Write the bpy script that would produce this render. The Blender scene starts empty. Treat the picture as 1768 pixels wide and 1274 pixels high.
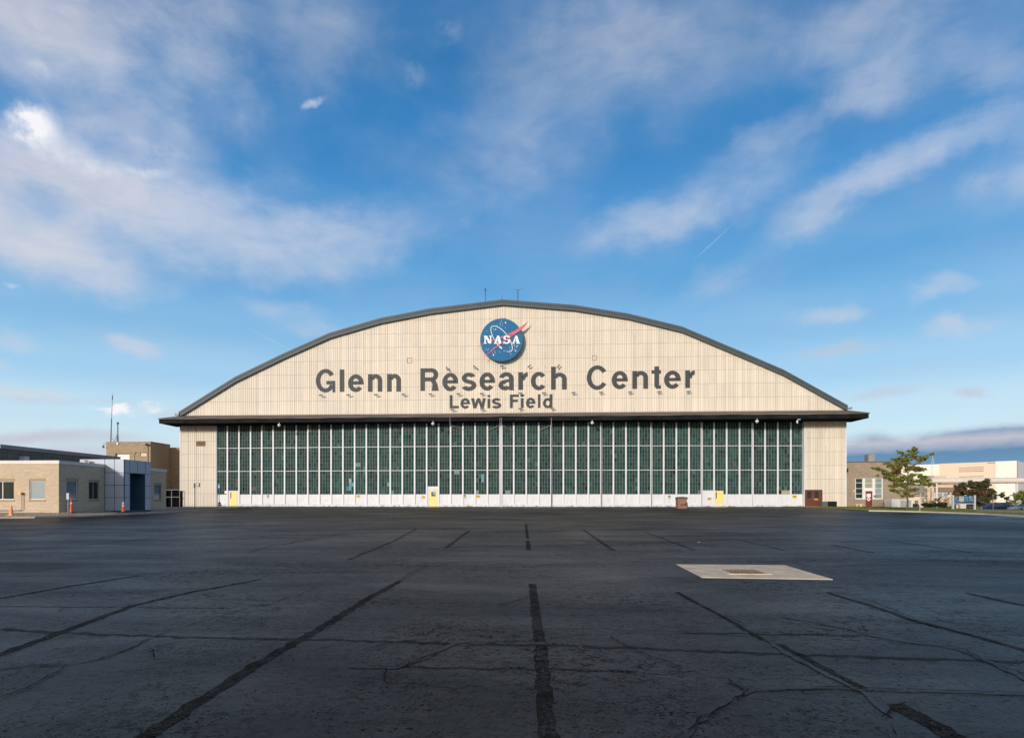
import bpy, bmesh, math, random
from mathutils import Vector, Matrix, noise
random.seed(11)
R = random.random
def U(a, b): return a + (b - a) * R()
scene = bpy.context.scene
COL = scene.collection
# ------------------------------------------------------------------ camera
F, CX, HY, CAMZ, D = 1080.0, 836.0, 862.0, 1.0, 84.0
T = 0.0594; TH = math.atan(T); CT = math.cos(TH)
cam_d = bpy.data.cameras.new("camera"); cam = bpy.data.objects.new("camera", cam_d); COL.objects.link(cam)
cam_d.sensor_width = 36; cam_d.lens = F / 1768 * 36
cam_d.shift_x = (884 - CX) / 1768; cam_d.shift_y = (HY - 637) / 1768
cam_d.clip_end = 3000; cam_d.clip_start = 0.1
cam.location = (0, 0, CAMZ); cam.rotation_euler = (math.pi / 2, 0, TH)
scene.camera = cam
# ------------------------------------------------------------------ photo pixel -> direction helpers (used to read sizes off the photo)
def at(px, Y):
    u = (px - CX) / F
    return Y * (u - T) / (1 + u * T)
def side(px, X):
    u = (px - CX) / F
    return X * (1 + u * T) / (u - T)
def depth(X, Y): return (Y - X * T) * CT
def zat(px, py, Y): return CAMZ + (HY - py) * depth(at(px, Y), Y) / F
def zs(X, Y, py): return CAMZ + (HY - py) * depth(X, Y) / F
def pt(px, py, Y): return Vector((at(px, Y), Y, zat(px, py, Y)))
def g(X, Y):
    if Y < 12: z = -0.70
    elif Y < 80: z = -0.70 + (Y - 12) * 0.70 / 68
    else: z = 0.0
    if Y > 92: z -= min(1.2, (Y - 92) * 0.1)
    if X > 44 and Y > 60: z -= (0.12 * min(1, (X - 44) / 6) + 0.32 * max(0, min(1, (X - 52) / 9))) * min(1, (Y - 60) / 10)
    return z
def gp(px, py):
    lo, hi = 2.0, 2.5
    while hi < 400 and zat(px, py, hi) > g(at(px, hi), hi): lo = hi; hi += 0.5
    for _ in range(30):
        m = (lo + hi) / 2; X = at(px, m)
        if zat(px, py, m) > g(X, m): lo = m
        else: hi = m
    X = at(px, lo); return Vector((X, lo, g(X, lo)))
def azel(px, py):
    u = (px - CX) / F; v = (HY - py) / F
    dx = u * CT - math.sin(TH); dy = u * math.sin(TH) + CT
    return Vector((math.atan2(dx, dy), math.atan2(v, math.hypot(dx, dy))))
# ------------------------------------------------------------------ sun
SD = Vector((0.45, 1.0, -0.27)).normalized()
SUN_EL = math.asin(-SD.z)
sl = bpy.data.lights.new("sun", 'SUN'); sun = bpy.data.objects.new("sun", sl); COL.objects.link(sun)
sl.energy = 3.4; sl.angle = math.radians(6); sl.color = (1.0, 0.925, 0.835)
sun.rotation_euler = SD.to_track_quat('-Z', 'Y').to_euler(); sun.location = (-40, -80, 40)
# ------------------------------------------------------------------ world: sky and clouds by direction
world = bpy.data.worlds.new("World"); scene.world = world; world.use_nodes = True
wt = world.node_tree; wt.nodes.clear()
def N(tree, typ, **k):
    n = tree.nodes.new(typ)
    for a, b in k.items(): setattr(n, a, b)
    return n
def link(tree, a, b): tree.links.new(a, b)
def M_(tree, op, a, b=None, c=None, clamp=False):
    n = tree.nodes.new('ShaderNodeMath'); n.operation = op; n.use_clamp = clamp
    for i, v in enumerate((a, b, c)):
        if v is None: continue
        if isinstance(v, (int, float)): n.inputs[i].default_value = v
        else: tree.links.new(v, n.inputs[i])
    return n.outputs[0]
def mixc(tree, fac, a, b, mode='MIX'):
    n = tree.nodes.new('ShaderNodeMix'); n.data_type = 'RGBA'; n.blend_type = mode
    for i, v in ((0, fac), (6, a), (7, b)):
        if isinstance(v, (int, float)): n.inputs[i].default_value = v
        elif isinstance(v, tuple): n.inputs[i].default_value = (*v[:3], 1)
        else: tree.links.new(v, n.inputs[i])
    return n.outputs[2]
def ramp(tree, fac, stops, interp='LINEAR'):
    n = tree.nodes.new('ShaderNodeValToRGB'); cr = n.color_ramp; cr.interpolation = interp
    while len(cr.elements) > 1: cr.elements.remove(cr.elements[-1])
    for i, (p, c) in enumerate(stops):
        e = cr.elements[0] if i == 0 else cr.elements.new(p)
        e.position = p
        if isinstance(c, (int, float)): c = (c, c, c)
        e.color = (*c[:3], 1)
    tree.links.new(fac, n.inputs[0]); return n.outputs[0]
def s2l(c): return tuple(((x / 255) / 12.92 if x / 255 <= 0.04045 else ((x / 255 + 0.055) / 1.055) ** 2.4) for x in c)
SKY_STR = 0.1
tc = N(wt, 'ShaderNodeTexCoord')
sep = N(wt, 'ShaderNodeSeparateXYZ'); link(wt, tc.outputs['Generated'], sep.inputs[0])
az = M_(wt, 'ARCTAN2', sep.outputs[0], sep.outputs[1])
hyp = M_(wt, 'SQRT', M_(wt, 'ADD', M_(wt, 'MULTIPLY', sep.outputs[0], sep.outputs[0]), M_(wt, 'MULTIPLY', sep.outputs[1], sep.outputs[1])))
el = M_(wt, 'ARCTAN2', sep.outputs[2], hyp)
sky = N(wt, 'ShaderNodeTexSky'); sky.sky_type = 'NISHITA'; sky.sun_disc = False
sky.sun_elevation = SUN_EL; sky.sun_rotation = math.atan2(-SD.x, -SD.y)
sky.air_density = 1.0; sky.dust_density = 0.6; sky.ozone_density = 2.5
def rp(deg): return 0.1 + math.radians(deg)          # ramp position: elevation + 0.1 rad
elr = M_(wt, 'ADD', el, 0.1, clamp=True)
grad = ramp(wt, elr, [(0.0, s2l((60, 58, 55))), (0.085, s2l((150, 160, 165))), (0.1, s2l((205, 228, 240))), (rp(4), s2l((212, 238, 248))), (rp(7), s2l((200, 232, 250))),
    (rp(10.5), s2l((165, 212, 245))), (rp(14.5), s2l((130, 190, 235))), (rp(19), s2l((98, 168, 223))), (rp(24), s2l((78, 152, 214))),
    (rp(29), s2l((58, 136, 200))), (rp(36), s2l((50, 122, 184))), (rp(50), s2l((42, 100, 165)))], 'EASE')
gs = N(wt, 'ShaderNodeVectorMath', operation='SCALE'); link(wt, grad, gs.inputs[0]); gs.inputs['Scale'].default_value = 1 / SKY_STR
base = mixc(wt, 0.88, sky.outputs[0], gs.outputs[0])
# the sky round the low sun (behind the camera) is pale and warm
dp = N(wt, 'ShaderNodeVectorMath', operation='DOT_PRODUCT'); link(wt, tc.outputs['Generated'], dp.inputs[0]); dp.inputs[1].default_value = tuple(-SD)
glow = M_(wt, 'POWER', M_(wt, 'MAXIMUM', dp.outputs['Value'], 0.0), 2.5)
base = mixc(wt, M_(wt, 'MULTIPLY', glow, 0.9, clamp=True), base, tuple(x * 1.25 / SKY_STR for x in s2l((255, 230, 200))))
# warped angular coordinate
cmb = N(wt, 'ShaderNodeCombineXYZ'); link(wt, az, cmb.inputs[0]); link(wt, el, cmb.inputs[1])
# cloud-deck coordinate (flat layer seen in perspective)
zc = M_(wt, 'ADD', M_(wt, 'MAXIMUM', sep.outputs[2], 0.0), 0.10)
deck = N(wt, 'ShaderNodeCombineXYZ'); link(wt, M_(wt, 'DIVIDE', sep.outputs[0], zc), deck.inputs[0]); link(wt, M_(wt, 'DIVIDE', sep.outputs[1], zc), deck.inputs[1])
mp = N(wt, 'ShaderNodeMapping'); link(wt, deck.outputs[0], mp.inputs[0]); mp.inputs['Rotation'].default_value = (0, 0, math.radians(24)); mp.inputs['Scale'].default_value = (1.5, 0.62, 1)
def noise_n(tree, vec, scale, detail=5, rough=0.5, dist=0.0, dims='3D'):
    n = tree.nodes.new('ShaderNodeTexNoise'); n.noise_dimensions = dims
    n.inputs['Scale'].default_value = scale; n.inputs['Detail'].default_value = detail
    n.inputs['Roughness'].default_value = rough; n.inputs['Distortion'].default_value = dist
    if vec is not None: tree.links.new(vec, n.inputs['Vector'])
    return n
mpa = N(wt, 'ShaderNodeMapping'); link(wt, cmb.outputs[0], mpa.inputs[0]); mpa.inputs['Rotation'].default_value = (0, 0, math.radians(-22)); mpa.inputs['Scale'].default_value = (0.62, 1.35, 1)
nz = noise_n(wt, mpa.outputs[0], 6.5, 9, 0.56, 0.25)
nf = noise_n(wt, mpa.outputs[0], 21.0, 8, 0.62, 0.5)
nw = noise_n(wt, cmb.outputs[0], 6.0, 8, 0.6)
wv = N(wt, 'ShaderNodeVectorMath', operation='SUBTRACT'); link(wt, nw.outputs['Color'], wv.inputs[0]); wv.inputs[1].default_value = (0.5, 0.5, 0.5)
ws = N(wt, 'ShaderNodeVectorMath', operation='MULTIPLY'); link(wt, wv.outputs[0], ws.inputs[0]); ws.inputs[1].default_value = (0.22, 0.13, 0)
# the warp shrinks near the horizon, where the far clouds are flat
wk = M_(wt, 'MULTIPLY', M_(wt, 'MAXIMUM', el, 0.0), 2.6, clamp=True)
ws2 = N(wt, 'ShaderNodeVectorMath', operation='SCALE'); link(wt, ws.outputs[0], ws2.inputs[0]); link(wt, M_(wt, 'ADD', M_(wt, 'MULTIPLY', wk, 0.85), 0.15), ws2.inputs['Scale'])
wa = N(wt, 'ShaderNodeVectorMath', operation='ADD'); link(wt, cmb.outputs[0], wa.inputs[0]); link(wt, ws2.outputs[0], wa.inputs[1])
def blobs(lst, vec, edge=0.0):
    tot = None
    for b in lst:
        cx, cy, a, bb, rot, amp = b
        c0 = azel(cx, cy); r = math.radians(rot)
        va = azel(cx + a * math.cos(r), cy - a * math.sin(r)) - c0
        vb = azel(cx - bb * math.sin(r), cy - bb * math.cos(r)) - c0
        m = N(wt, 'ShaderNodeMapping', vector_type='TEXTURE'); link(wt, vec, m.inputs[0])
        m.inputs['Location'].default_value = (c0.x, c0.y, 0)
        m.inputs['Rotation'].default_value = (0, 0, math.atan2(va.y, va.x))
        m.inputs['Scale'].default_value = (va.length, vb.length, 1)
        L = N(wt, 'ShaderNodeVectorMath', operation='LENGTH'); link(wt, m.outputs[0], L.inputs[0])
        mr = N(wt, 'ShaderNodeMapRange', interpolation_type='SMOOTHERSTEP'); link(wt, L.outputs['Value'], mr.inputs[0])
        mr.inputs[1].default_value = 1.35; mr.inputs[2].default_value = edge; mr.inputs[3].default_value = 0; mr.inputs[4].default_value = amp
        tot = mr.outputs[0] if tot is None else M_(wt, 'ADD', tot, mr.outputs[0])
    return tot
VEIL = [(70, 20, 240, 140, -10, 1.25), (290, 50, 180, 170, -35, 1.15), (230, 150, 130, 90, -40, .45), (560, 40, 130, 150, 10, .42), (1070, 45, 150, 120, 30, .5),
    (930, 190, 260, 150, 40, .34), (1200, 90, 150, 140, 30, .34), (1480, 40, 260, 90, 20, .55), (1510, 130, 150, 60, 25, .42), (1700, 20, 150, 110, 10, .42),
    (40, 300, 240, 100, -8, 1.35), (230, 300, 200, 100, -12, .85), (150, 230, 120, 60, -30, .3), (50, 420, 180, 75, -12, 1.2), (150, 455, 120, 45, 0, .6),
    (370, 400, 210, 95, -5, .8), (560, 420, 170, 80, 10, .6), (210, 492, 120, 32, 0, .42), (700, 385, 150, 60, 15, .3), (450, 320, 90, 60, 20, .2),
    (1120, 372, 170, 50, 20, .52), (1250, 320, 180, 65, 22, .40), (1420, 362, 150, 50, 22, .66), (1565, 290, 160, 46, 28, .66), (1710, 225, 140, 44, 28, .66),
    (1750, 300, 100, 66, 20, .4), (1740, 120, 110, 50, 30, .4), (1370, 215, 190, 40, 30, .36),
    (1230, 478, 75, 30, 30, .26), (1625, 505, 62, 24, 5, .7), (1655, 573, 60, 18, 0, .75), (1435, 545, 58, 18, 10, .5),
    (235, 586, 66, 22, -8, .85), (510, 548, 80, 26, -10, .34), (560, 578, 60, 14, 5, .34), (20, 590, 50, 22, 0, .6), (60, 674, 85, 14, -3, .95), (10, 632, 30, 12, 0, .4)]
d1 = blobs(VEIL, wa.outputs[0])
FLAT = [(1450, 612, 90, 14, 5, .65), (1530, 680, 90, 12, 4, .8), (1675, 680, 38, 10, 0, .9), (90, 757, 230, 16, 0, .85), (150, 785, 240, 20, 2, .75), (290, 708, 40, 12, 5, .5),
    (130, 690, 160, 11, -2, .6), (370, 765, 90, 12, 0, .3), (1560, 640, 120, 9, 3, .25), (230, 655, 60, 14, 0, .22)]
d2 = blobs(FLAT, wa.outputs[0])
SHARP = [(62, 212, 55, 36, -38, 1.0), (100, 245, 90, 40, -30, .42), (25, 225, 60, 40, 0, .42), (280, 262, 52, 16, -18, .35), (180, 290, 80, 20, -12, .28), (262, 302, 40, 10, 5, .4),
    (541, 181, 26, 10, 15, .5), (770, 60, 36, 22, 20, .20), (714, 126, 30, 24, -30, .18), (74, 122, 20, 17, -30, .34), (240, 708, 52, 10, 3, 1.6), (200, 703, 40, 4, 2, .8),
    (262, 704, 20, 15, 0, 1.7), (205, 710, 22, 10, 0, 1.0), (20, 492, 16, 5, -15, .4)]
nv = noise_n(wt, cmb.outputs[0], 20.0, 8, 0.60, 0.1)
wv2 = N(wt, 'ShaderNodeVectorMath', operation='SUBTRACT'); link(wt, nv.outputs['Color'], wv2.inputs[0]); wv2.inputs[1].default_value = (0.5, 0.5, 0.5)
ws3 = N(wt, 'ShaderNodeVectorMath', operation='MULTIPLY'); link(wt, wv2.outputs[0], ws3.inputs[0]); ws3.inputs[1].default_value = (0.06, 0.035, 0)
wa2 = N(wt, 'ShaderNodeVectorMath', operation='ADD'); link(wt, cmb.outputs[0], wa2.inputs[0]); link(wt, ws3.outputs[0], wa2.inputs[1])
d3 = blobs(SHARP, wa2.outputs[0])
TRAIL = [(1231, 419, 52, 1.6, 43, .18), (470, 588, 50, 1.8, -27, .13)]
d4 = blobs(TRAIL, cmb.outputs[0])
nzr = N(wt, 'ShaderNodeMapRange'); link(wt, nz.outputs[0], nzr.inputs[0]); nzr.inputs[1].default_value = .32; nzr.inputs[2].default_value = .66; nzr.inputs[3].default_value = .34; nzr.inputs[4].default_value = 1.34
nfr = N(wt, 'ShaderNodeMapRange'); link(wt, nf.outputs[0], nfr.inputs[0]); nfr.inputs[1].default_value = .3; nfr.inputs[2].default_value = .7; nfr.inputs[3].default_value = .62; nfr.inputs[4].default_value = 1.36
# faint all-over veil
hv = M_(wt, 'MULTIPLY', M_(wt, 'SUBTRACT', nz.outputs[0], 0.43, clamp=True), 0.55)
a1 = M_(wt, 'ADD', M_(wt, 'MULTIPLY', d1, M_(wt, 'MULTIPLY', nzr.outputs[0], nfr.outputs[0])), hv)
a1 = M_(wt, 'MULTIPLY', a1, 0.86)
# soft saturation so that stacked blobs never clip
a1 = M_(wt, 'SUBTRACT', 1.0, M_(wt, 'EXPONENT', M_(wt, 'MULTIPLY', a1, -1.15)))
nsh = N(wt, 'ShaderNodeMapRange'); link(wt, nv.outputs[0], nsh.inputs[0]); nsh.inputs[1].default_value = .38; nsh.inputs[2].default_value = .66; nsh.inputs[3].default_value = .05; nsh.inputs[4].default_value = 1.25
a3 = M_(wt, 'MULTIPLY', d3, nsh.outputs[0], clamp=True)
def sc(c, k=1 / SKY_STR): return tuple(x * k for x in s2l(c))
c_veil = ramp(wt, elr, [(rp(0), sc((226, 218, 216), 1)), (rp(12), sc((210, 212, 222), 1)), (rp(24), sc((204, 212, 228), 1)), (rp(38), sc((182, 192, 210), 1))])
cvs = N(wt, 'ShaderNodeVectorMath', operation='SCALE'); link(wt, c_veil, cvs.inputs[0]); cvs.inputs['Scale'].default_value = 1 / SKY_STR
warm = blobs([(20, 300, 330, 160, -10, 1.0), (40, 20, 260, 110, 0, .7)], cmb.outputs[0])
cv2 = mixc(wt, M_(wt, 'MULTIPLY', warm, 1.0, clamp=True), cvs.outputs[0], tuple(sc((224, 219, 224))))
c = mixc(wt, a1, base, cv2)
a2 = M_(wt, 'MULTIPLY', M_(wt, 'MULTIPLY', d2, nzr.outputs[0]), 0.8, clamp=True)
c = mixc(wt, a2, c, tuple(sc((196, 200, 212))))
c = mixc(wt, M_(wt, 'MULTIPLY', d4, 1.0, clamp=True), c, tuple(sc((222, 232, 246))))
c = mixc(wt, a3, c, tuple(sc((246, 246, 250))))
# cloud bank low on the right: pale lit tops over a slate blue base
ws4 = N(wt, 'ShaderNodeVectorMath', operation='MULTIPLY'); link(wt, wv.outputs[0], ws4.inputs[0]); ws4.inputs[1].default_value = (0.12, 0.035, 0)
wa3 = N(wt, 'ShaderNodeVectorMath', operation='ADD'); link(wt, cmb.outputs[0], wa3.inputs[0]); link(wt, ws4.outputs[0], wa3.inputs[1])
topline = blobs([(1650, 790, 240, 46, 2, 1.6), (1700, 765, 120, 34, 4, 1.2), (1500, 785, 80, 40, 0, 1.2), (1900, 770, 200, 52, 2, 1.6)], wa3.outputs[0], .3)
bank = M_(wt, 'MULTIPLY', topline, 1.0, clamp=True)
e2 = M_(wt, 'ADD', el, M_(wt, 'MULTIPLY', M_(wt, 'ADD', M_(wt, 'MULTIPLY', M_(wt, 'SUBTRACT', nw.outputs[0], 0.5), 0.030), M_(wt, 'MULTIPLY', M_(wt, 'SUBTRACT', nf.outputs[0], 0.5), 0.018)), 1.0))
bcol = ramp(wt, M_(wt, 'MULTIPLY', e2, 6.0, clamp=True), [(0.20, sc((118, 158, 190), 1)), (0.36, sc((104, 144, 180), 1)), (0.41, sc((160, 174, 198), 1)), (0.46, sc((192, 195, 206), 1)), (0.52, sc((150, 168, 196), 1)), (0.6, sc((176, 198, 220), 1))])
bs = N(wt, 'ShaderNodeVectorMath', operation='SCALE'); link(wt, bcol, bs.inputs[0]); bs.inputs['Scale'].default_value = 1 / SKY_STR
c = mixc(wt, bank, c, bs.outputs[0])
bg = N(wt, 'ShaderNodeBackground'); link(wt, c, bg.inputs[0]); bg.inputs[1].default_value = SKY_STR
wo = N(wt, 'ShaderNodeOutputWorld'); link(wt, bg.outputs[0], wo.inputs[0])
# ------------------------------------------------------------------ exposure
scene.view_settings.view_transform = 'Standard'; scene.view_settings.look = 'None'
scene.view_settings.exposure = 0.0; scene.view_settings.gamma = 1.0
scene.cycles.max_bounces = 6; scene.cycles.use_denoising = True
# ------------------------------------------------------------------ materials
def new_mat(name):
    m = bpy.data.materials.new(name); m.use_nodes = True
    t = m.node_tree; b = t.nodes['Principled BSDF']; return m, t, b
def P(name, col, rough=0.7, var=0.12, vs=1.5, bump=0.0, bs=30, metal=0.0, spec=0.5, col2=None, stretch=(1, 1, 1)):
    m, t, b = new_mat(name)
    tcx = N(t, 'ShaderNodeTexCoord'); mpx = N(t, 'ShaderNodeMapping'); link(t, tcx.outputs['Object'], mpx.inputs[0]); mpx.inputs['Scale'].default_value = stretch
    n = noise_n(t, mpx.outputs[0], vs, 6, 0.6)
    if col2 is None:
        lo = tuple(x * (1 - var) for x in col); hi = tuple(min(1, x * (1 + var)) for x in col)
    else: lo, hi = col, col2
    cc = ramp(t, n.outputs[0], [(0.3, lo), (0.7, hi)])
    link(t, cc, b.inputs['Base Color']); b.inputs['Roughness'].default_value = rough; b.inputs['Metallic'].default_value = metal
    b.inputs['Specular IOR Level'].default_value = spec
    if bump > 0:
        n2 = noise_n(t, mpx.outputs[0], bs, 4, 0.6); bp = N(t, 'ShaderNodeBump'); link(t, n2.outputs[0], bp.inputs['Height'])
        bp.inputs['Strength'].default_value = bump; bp.inputs['Distance'].default_value = 0.02; link(t, bp.outputs[0], b.inputs['Normal'])
    return m
def siding(name, colr, letters=False):
    m, t, b = new_mat(name)
    ge = N(t, 'ShaderNodeNewGeometry'); sp = N(t, 'ShaderNodeSeparateXYZ'); link(t, ge.outputs['Position'], sp.inputs[0])
    x = sp.outputs[0]; z = sp.outputs[2]
    mps = N(t, 'ShaderNodeMapping'); link(t, ge.outputs['Position'], mps.inputs[0]); mps.inputs['Scale'].default_value = (1.0, 1.0, 0.16)
    n1 = noise_n(t, mps.outputs[0], 0.9, 6, 0.65); n2 = noise_n(t, ge.outputs['Position'], 0.35, 5, 0.6)
    # each sheet (1.07 m wide, one course high) has its own faint tone
    sx = M_(t, 'FLOOR', M_(t, 'DIVIDE', x, 1.07)); sz = M_(t, 'FLOOR', M_(t, 'DIVIDE', z, 1.80))
    cs = N(t, 'ShaderNodeCombineXYZ'); link(t, sx, cs.inputs[0]); link(t, sz, cs.inputs[1])
    wn = N(t, 'ShaderNodeTexWhiteNoise', noise_dimensions='2D'); link(t, cs.outputs[0], wn.inputs['Vector'])
    rib = N(t, 'ShaderNodeTexWhiteNoise', noise_dimensions='1D'); link(t, M_(t, 'FLOOR', M_(t, 'DIVIDE', x, 0.15)), rib.inputs['W'])
    tone = M_(t, 'ADD', M_(t, 'MULTIPLY', wn.outputs[0], 0.07), M_(t, 'MULTIPLY', rib.outputs[0], 0.17))
    tone = M_(t, 'ADD', tone, M_(t, 'MULTIPLY', n1.outputs[0], 0.12)); tone = M_(t, 'ADD', tone, M_(t, 'MULTIPLY', n2.outputs[0], 0.16))
    tone = M_(t, 'ADD', tone, 0.735)
    def seam(v, period, w):
        f = M_(t, 'FRACT', M_(t, 'DIVIDE', v, period)); return M_(t, 'LESS_THAN', f, w / period)
    s1 = seam(z, 1.80, 0.055); s2 = M_(t, 'MULTIPLY', seam(x, 1.07, 0.035), M_(t, 'GREATER_THAN', n1.outputs[0], 0.41))
    s = M_(t, 'MAXIMUM', M_(t, 'MULTIPLY', s1, 0.36), M_(t, 'MULTIPLY', s2, 0.46))
    v = M_(t, 'MULTIPLY', tone, M_(t, 'SUBTRACT', 1.0, s))
    cc = N(t, 'ShaderNodeVectorMath', operation='SCALE'); cc.inputs[0].default_value = colr; link(t, v, cc.inputs['Scale'])
    link(t, cc.outputs[0], b.inputs['Base Color']); b.inputs['Roughness'].default_value = 0.62
    return m
def brick(name, c1, c2, mortar, bw=0.30, bh=0.075, var=0.25):
    m, t, b = new_mat(name)
    ge = N(t, 'ShaderNodeNewGeometry'); sp = N(t, 'ShaderNodeSeparateXYZ'); link(t, ge.outputs['Position'], sp.inputs[0])
    cb = N(t, 'ShaderNodeCombineXYZ'); link(t, M_(t, 'ADD', sp.outputs[0], sp.outputs[1]), cb.inputs[0]); link(t, sp.outputs[2], cb.inputs[1])
    br = N(t, 'ShaderNodeTexBrick'); link(t, cb.outputs[0], br.inputs['Vector'])
    br.inputs['Color1'].default_value = (*c1, 1); br.inputs['Color2'].default_value = (*c2, 1); br.inputs['Mortar'].default_value = (*mortar, 1)
    br.inputs['Scale'].default_value = 1.0; br.inputs['Brick Width'].default_value = bw; br.inputs['Row Height'].default_value = bh; br.inputs['Mortar Size'].default_value = 0.008
    n = noise_n(t, ge.outputs['Position'], 0.7, 6, 0.65); mps = N(t, 'ShaderNodeMapping'); link(t, cb.outputs[0], mps.inputs[0]); mps.inputs['Scale'].default_value = (0.5, 5, 1)
    n2 = noise_n(t, mps.outputs[0], 1.6, 4, 0.6)
    f = M_(t, 'ADD', M_(t, 'MULTIPLY', n.outputs[0], var), M_(t, 'ADD', M_(t, 'MULTIPLY', n2.outputs[0], 0.45), 1 - var / 2 - 0.225))
    cc = N(t, 'ShaderNodeVectorMath', operation='SCALE'); link(t, br.outputs[0], cc.inputs[0]); link(t, f, cc.inputs['Scale'])
    link(t, cc.outputs[0], b.inputs['Base Color']); b.inputs['Roughness'].default_value = 0.85
    bp = N(t, 'ShaderNodeBump'); link(t, br.outputs['Fac'], bp.inputs['Height']); bp.invert = True; bp.inputs['Strength'].default_value = 0.6; bp.inputs['Distance'].default_value = 0.01; link(t, bp.outputs[0], b.inputs['Normal'])
    return m
def asphalt(name, mul=1.0, rough=0.62, kind='main'):
    m, t, b = new_mat(name)
    ge = N(t, 'ShaderNodeNewGeometry'); pos = ge.outputs['Position']
    big = noise_n(t, pos, 0.10, 6, 0.6); mps = N(t, 'ShaderNodeMapping'); link(t, pos, mps.inputs[0]); mps.inputs['Scale'].default_value = (0.35, 1.0, 1)
    mid = noise_n(t, mps.outputs[0], 0.55, 7, 0.62, 0.6); fin = noise_n(t, pos, 9, 6, 0.75); gr = noise_n(t, pos, 70, 3, 0.7)
    def rng(v, a, c, lo=0.0, hi=1.0):
        n = N(t, 'ShaderNodeMapRange'); link(t, v, n.inputs[0]); n.inputs[1].default_value = a; n.inputs[2].default_value = c; n.inputs[3].default_value = lo; n.inputs[4].default_value = hi; return n.outputs[0]
    v = M_(t, 'ADD', M_(t, 'MULTIPLY', big.outputs[0], 0.45), M_(t, 'MULTIPLY', mid.outputs[0], 0.55))
    c = ramp(t, v, [(0.36, (0.0085, 0.0080, 0.0068)), (0.5, (0.0135, 0.0126, 0.0106)), (0.64, (0.020, 0.0186, 0.0157))])
    f2 = M_(t, 'ADD', rng(fin.outputs[0], .3, .7, .35, 1.0), rng(gr.outputs[0], .3, .7, .0, .75))
    wn = noise_n(t, pos, 2.2, 4, 0.6); wp = N(t, 'ShaderNodeVectorMath', operation='SCALE'); link(t, wn.outputs['Color'], wp.inputs[0]); wp.inputs['Scale'].default_value = 0.5
    ad = N(t, 'ShaderNodeVectorMath', operation='ADD'); link(t, pos, ad.inputs[0]); link(t, wp.outputs[0], ad.inputs[1])
    area = noise_n(t, pos, 0.25, 5, 0.6); brk = noise_n(t, pos, 3.0, 3, 0.6); brk2 = noise_n(t, pos, 6.0, 2, 0.6)
    vo = N(t, 'ShaderNodeTexVoronoi', feature='DISTANCE_TO_EDGE'); link(t, ad.outputs[0], vo.inputs['Vector']); vo.inputs['Scale'].default_value = 3.2
    vo2 = N(t, 'ShaderNodeTexVoronoi', feature='DISTANCE_TO_EDGE'); link(t, ad.outputs[0], vo2.inputs['Vector']); vo2.inputs['Scale'].default_value = 9.0
    ck1 = M_(t, 'MULTIPLY', M_(t, 'LESS_THAN', vo.outputs['Distance'], 0.035), M_(t, 'MULTIPLY', rng(brk.outputs[0], .50, .56), rng(area.outputs[0], .42, .55)))
    ck2 = M_(t, 'MULTIPLY', M_(t, 'LESS_THAN', vo2.outputs['Distance'], 0.075), M_(t, 'MULTIPLY', rng(brk2.outputs[0], .47, .53), rng(area.outputs[0], .40, .60, .35, 1)))
    pv = N(t, 'ShaderNodeTexVoronoi'); link(t, ad.outputs[0], pv.inputs['Vector']); pv.inputs['Scale'].default_value = 16
    pb = noise_n(t, pos, 1.3, 4, 0.65)
    pit = M_(t, 'MULTIPLY', rng(pv.outputs['Distance'], .34, .18), rng(pb.outputs[0], .42 if kind == 'main' else .30, .54 if kind == 'main' else .42))
    dk = M_(t, 'MAXIMUM', M_(t, 'MAXIMUM', M_(t, 'MULTIPLY', ck1, 0.92), M_(t, 'MULTIPLY', ck2, 0.85)), M_(t, 'MULTIPLY', pit, 0.88))
    if kind == 'seal': dk = M_(t, 'MULTIPLY', dk, 0.45)
    f3 = M_(t, 'MULTIPLY', f2, M_(t, 'SUBTRACT', 1.0, dk))
    if kind == 'rough':   # worn joint: gravel shows through in patches
        f3 = M_(t, 'MULTIPLY', f3, rng(brk.outputs[0], .38, .62, mul, 1.0))
    elif mul != 1.0: f3 = M_(t, 'MULTIPLY', f3, mul)
    cc = N(t, 'ShaderNodeVectorMath', operation='SCALE'); link(t, c, cc.inputs[0]); link(t, f3, cc.inputs['Scale'])
    # exposed aggregate: scattered paler stones, most where the sealer has worn off
    ag = N(t, 'ShaderNodeTexVoronoi'); link(t, pos, ag.inputs['Vector']); ag.inputs['Scale'].default_value = 42
    agc = N(t, 'ShaderNodeSeparateColor'); link(t, ag.outputs['Color'], agc.inputs[0])
    agm = M_(t, 'MULTIPLY', M_(t, 'MULTIPLY', M_(t, 'GREATER_THAN', agc.outputs[0], 0.86 if kind != 'rough' else .70), M_(t, 'LESS_THAN', ag.outputs['Distance'], 0.42)), rng(area.outputs[0], .36, .60, .15, 1.0))
    stone = mixc(t, agc.outputs[1], (0.045, 0.036, 0.026), (0.11, 0.095, 0.075))
    if kind == 'seal': agm = M_(t, 'MULTIPLY', agm, 0.15)
    link(t, mixc(t, agm, cc.outputs[0], stone), b.inputs['Base Color'])
    rr = rng(v, .36, .64, rough + .06, rough - .12); link(t, rr, b.inputs['Roughness'])
    link(t, M_(t, 'MULTIPLY', M_(t, 'MULTIPLY', f3, rng(v, .36, .64, .55, 1.35)), (0.34 if kind == 'main' else .32) if kind != 'rough' else (0.28 if mul < .6 else .33)), b.inputs['Specular IOR Level'])
    h = M_(t, 'ADD', M_(t, 'MULTIPLY', gr.outputs[0], 0.5 if kind != 'rough' else 1.2), M_(t, 'MULTIPLY', fin.outputs[0], 0.9)); h = M_(t, 'SUBTRACT', h, M_(t, 'MULTIPLY', dk, 1.2))
    bp = N(t, 'ShaderNodeBump'); link(t, h, bp.inputs['Height']); bp.inputs['Strength'].default_value = 0.6 if kind != 'seal' else 0.35; bp.inputs['Distance'].default_value = 0.02
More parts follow.
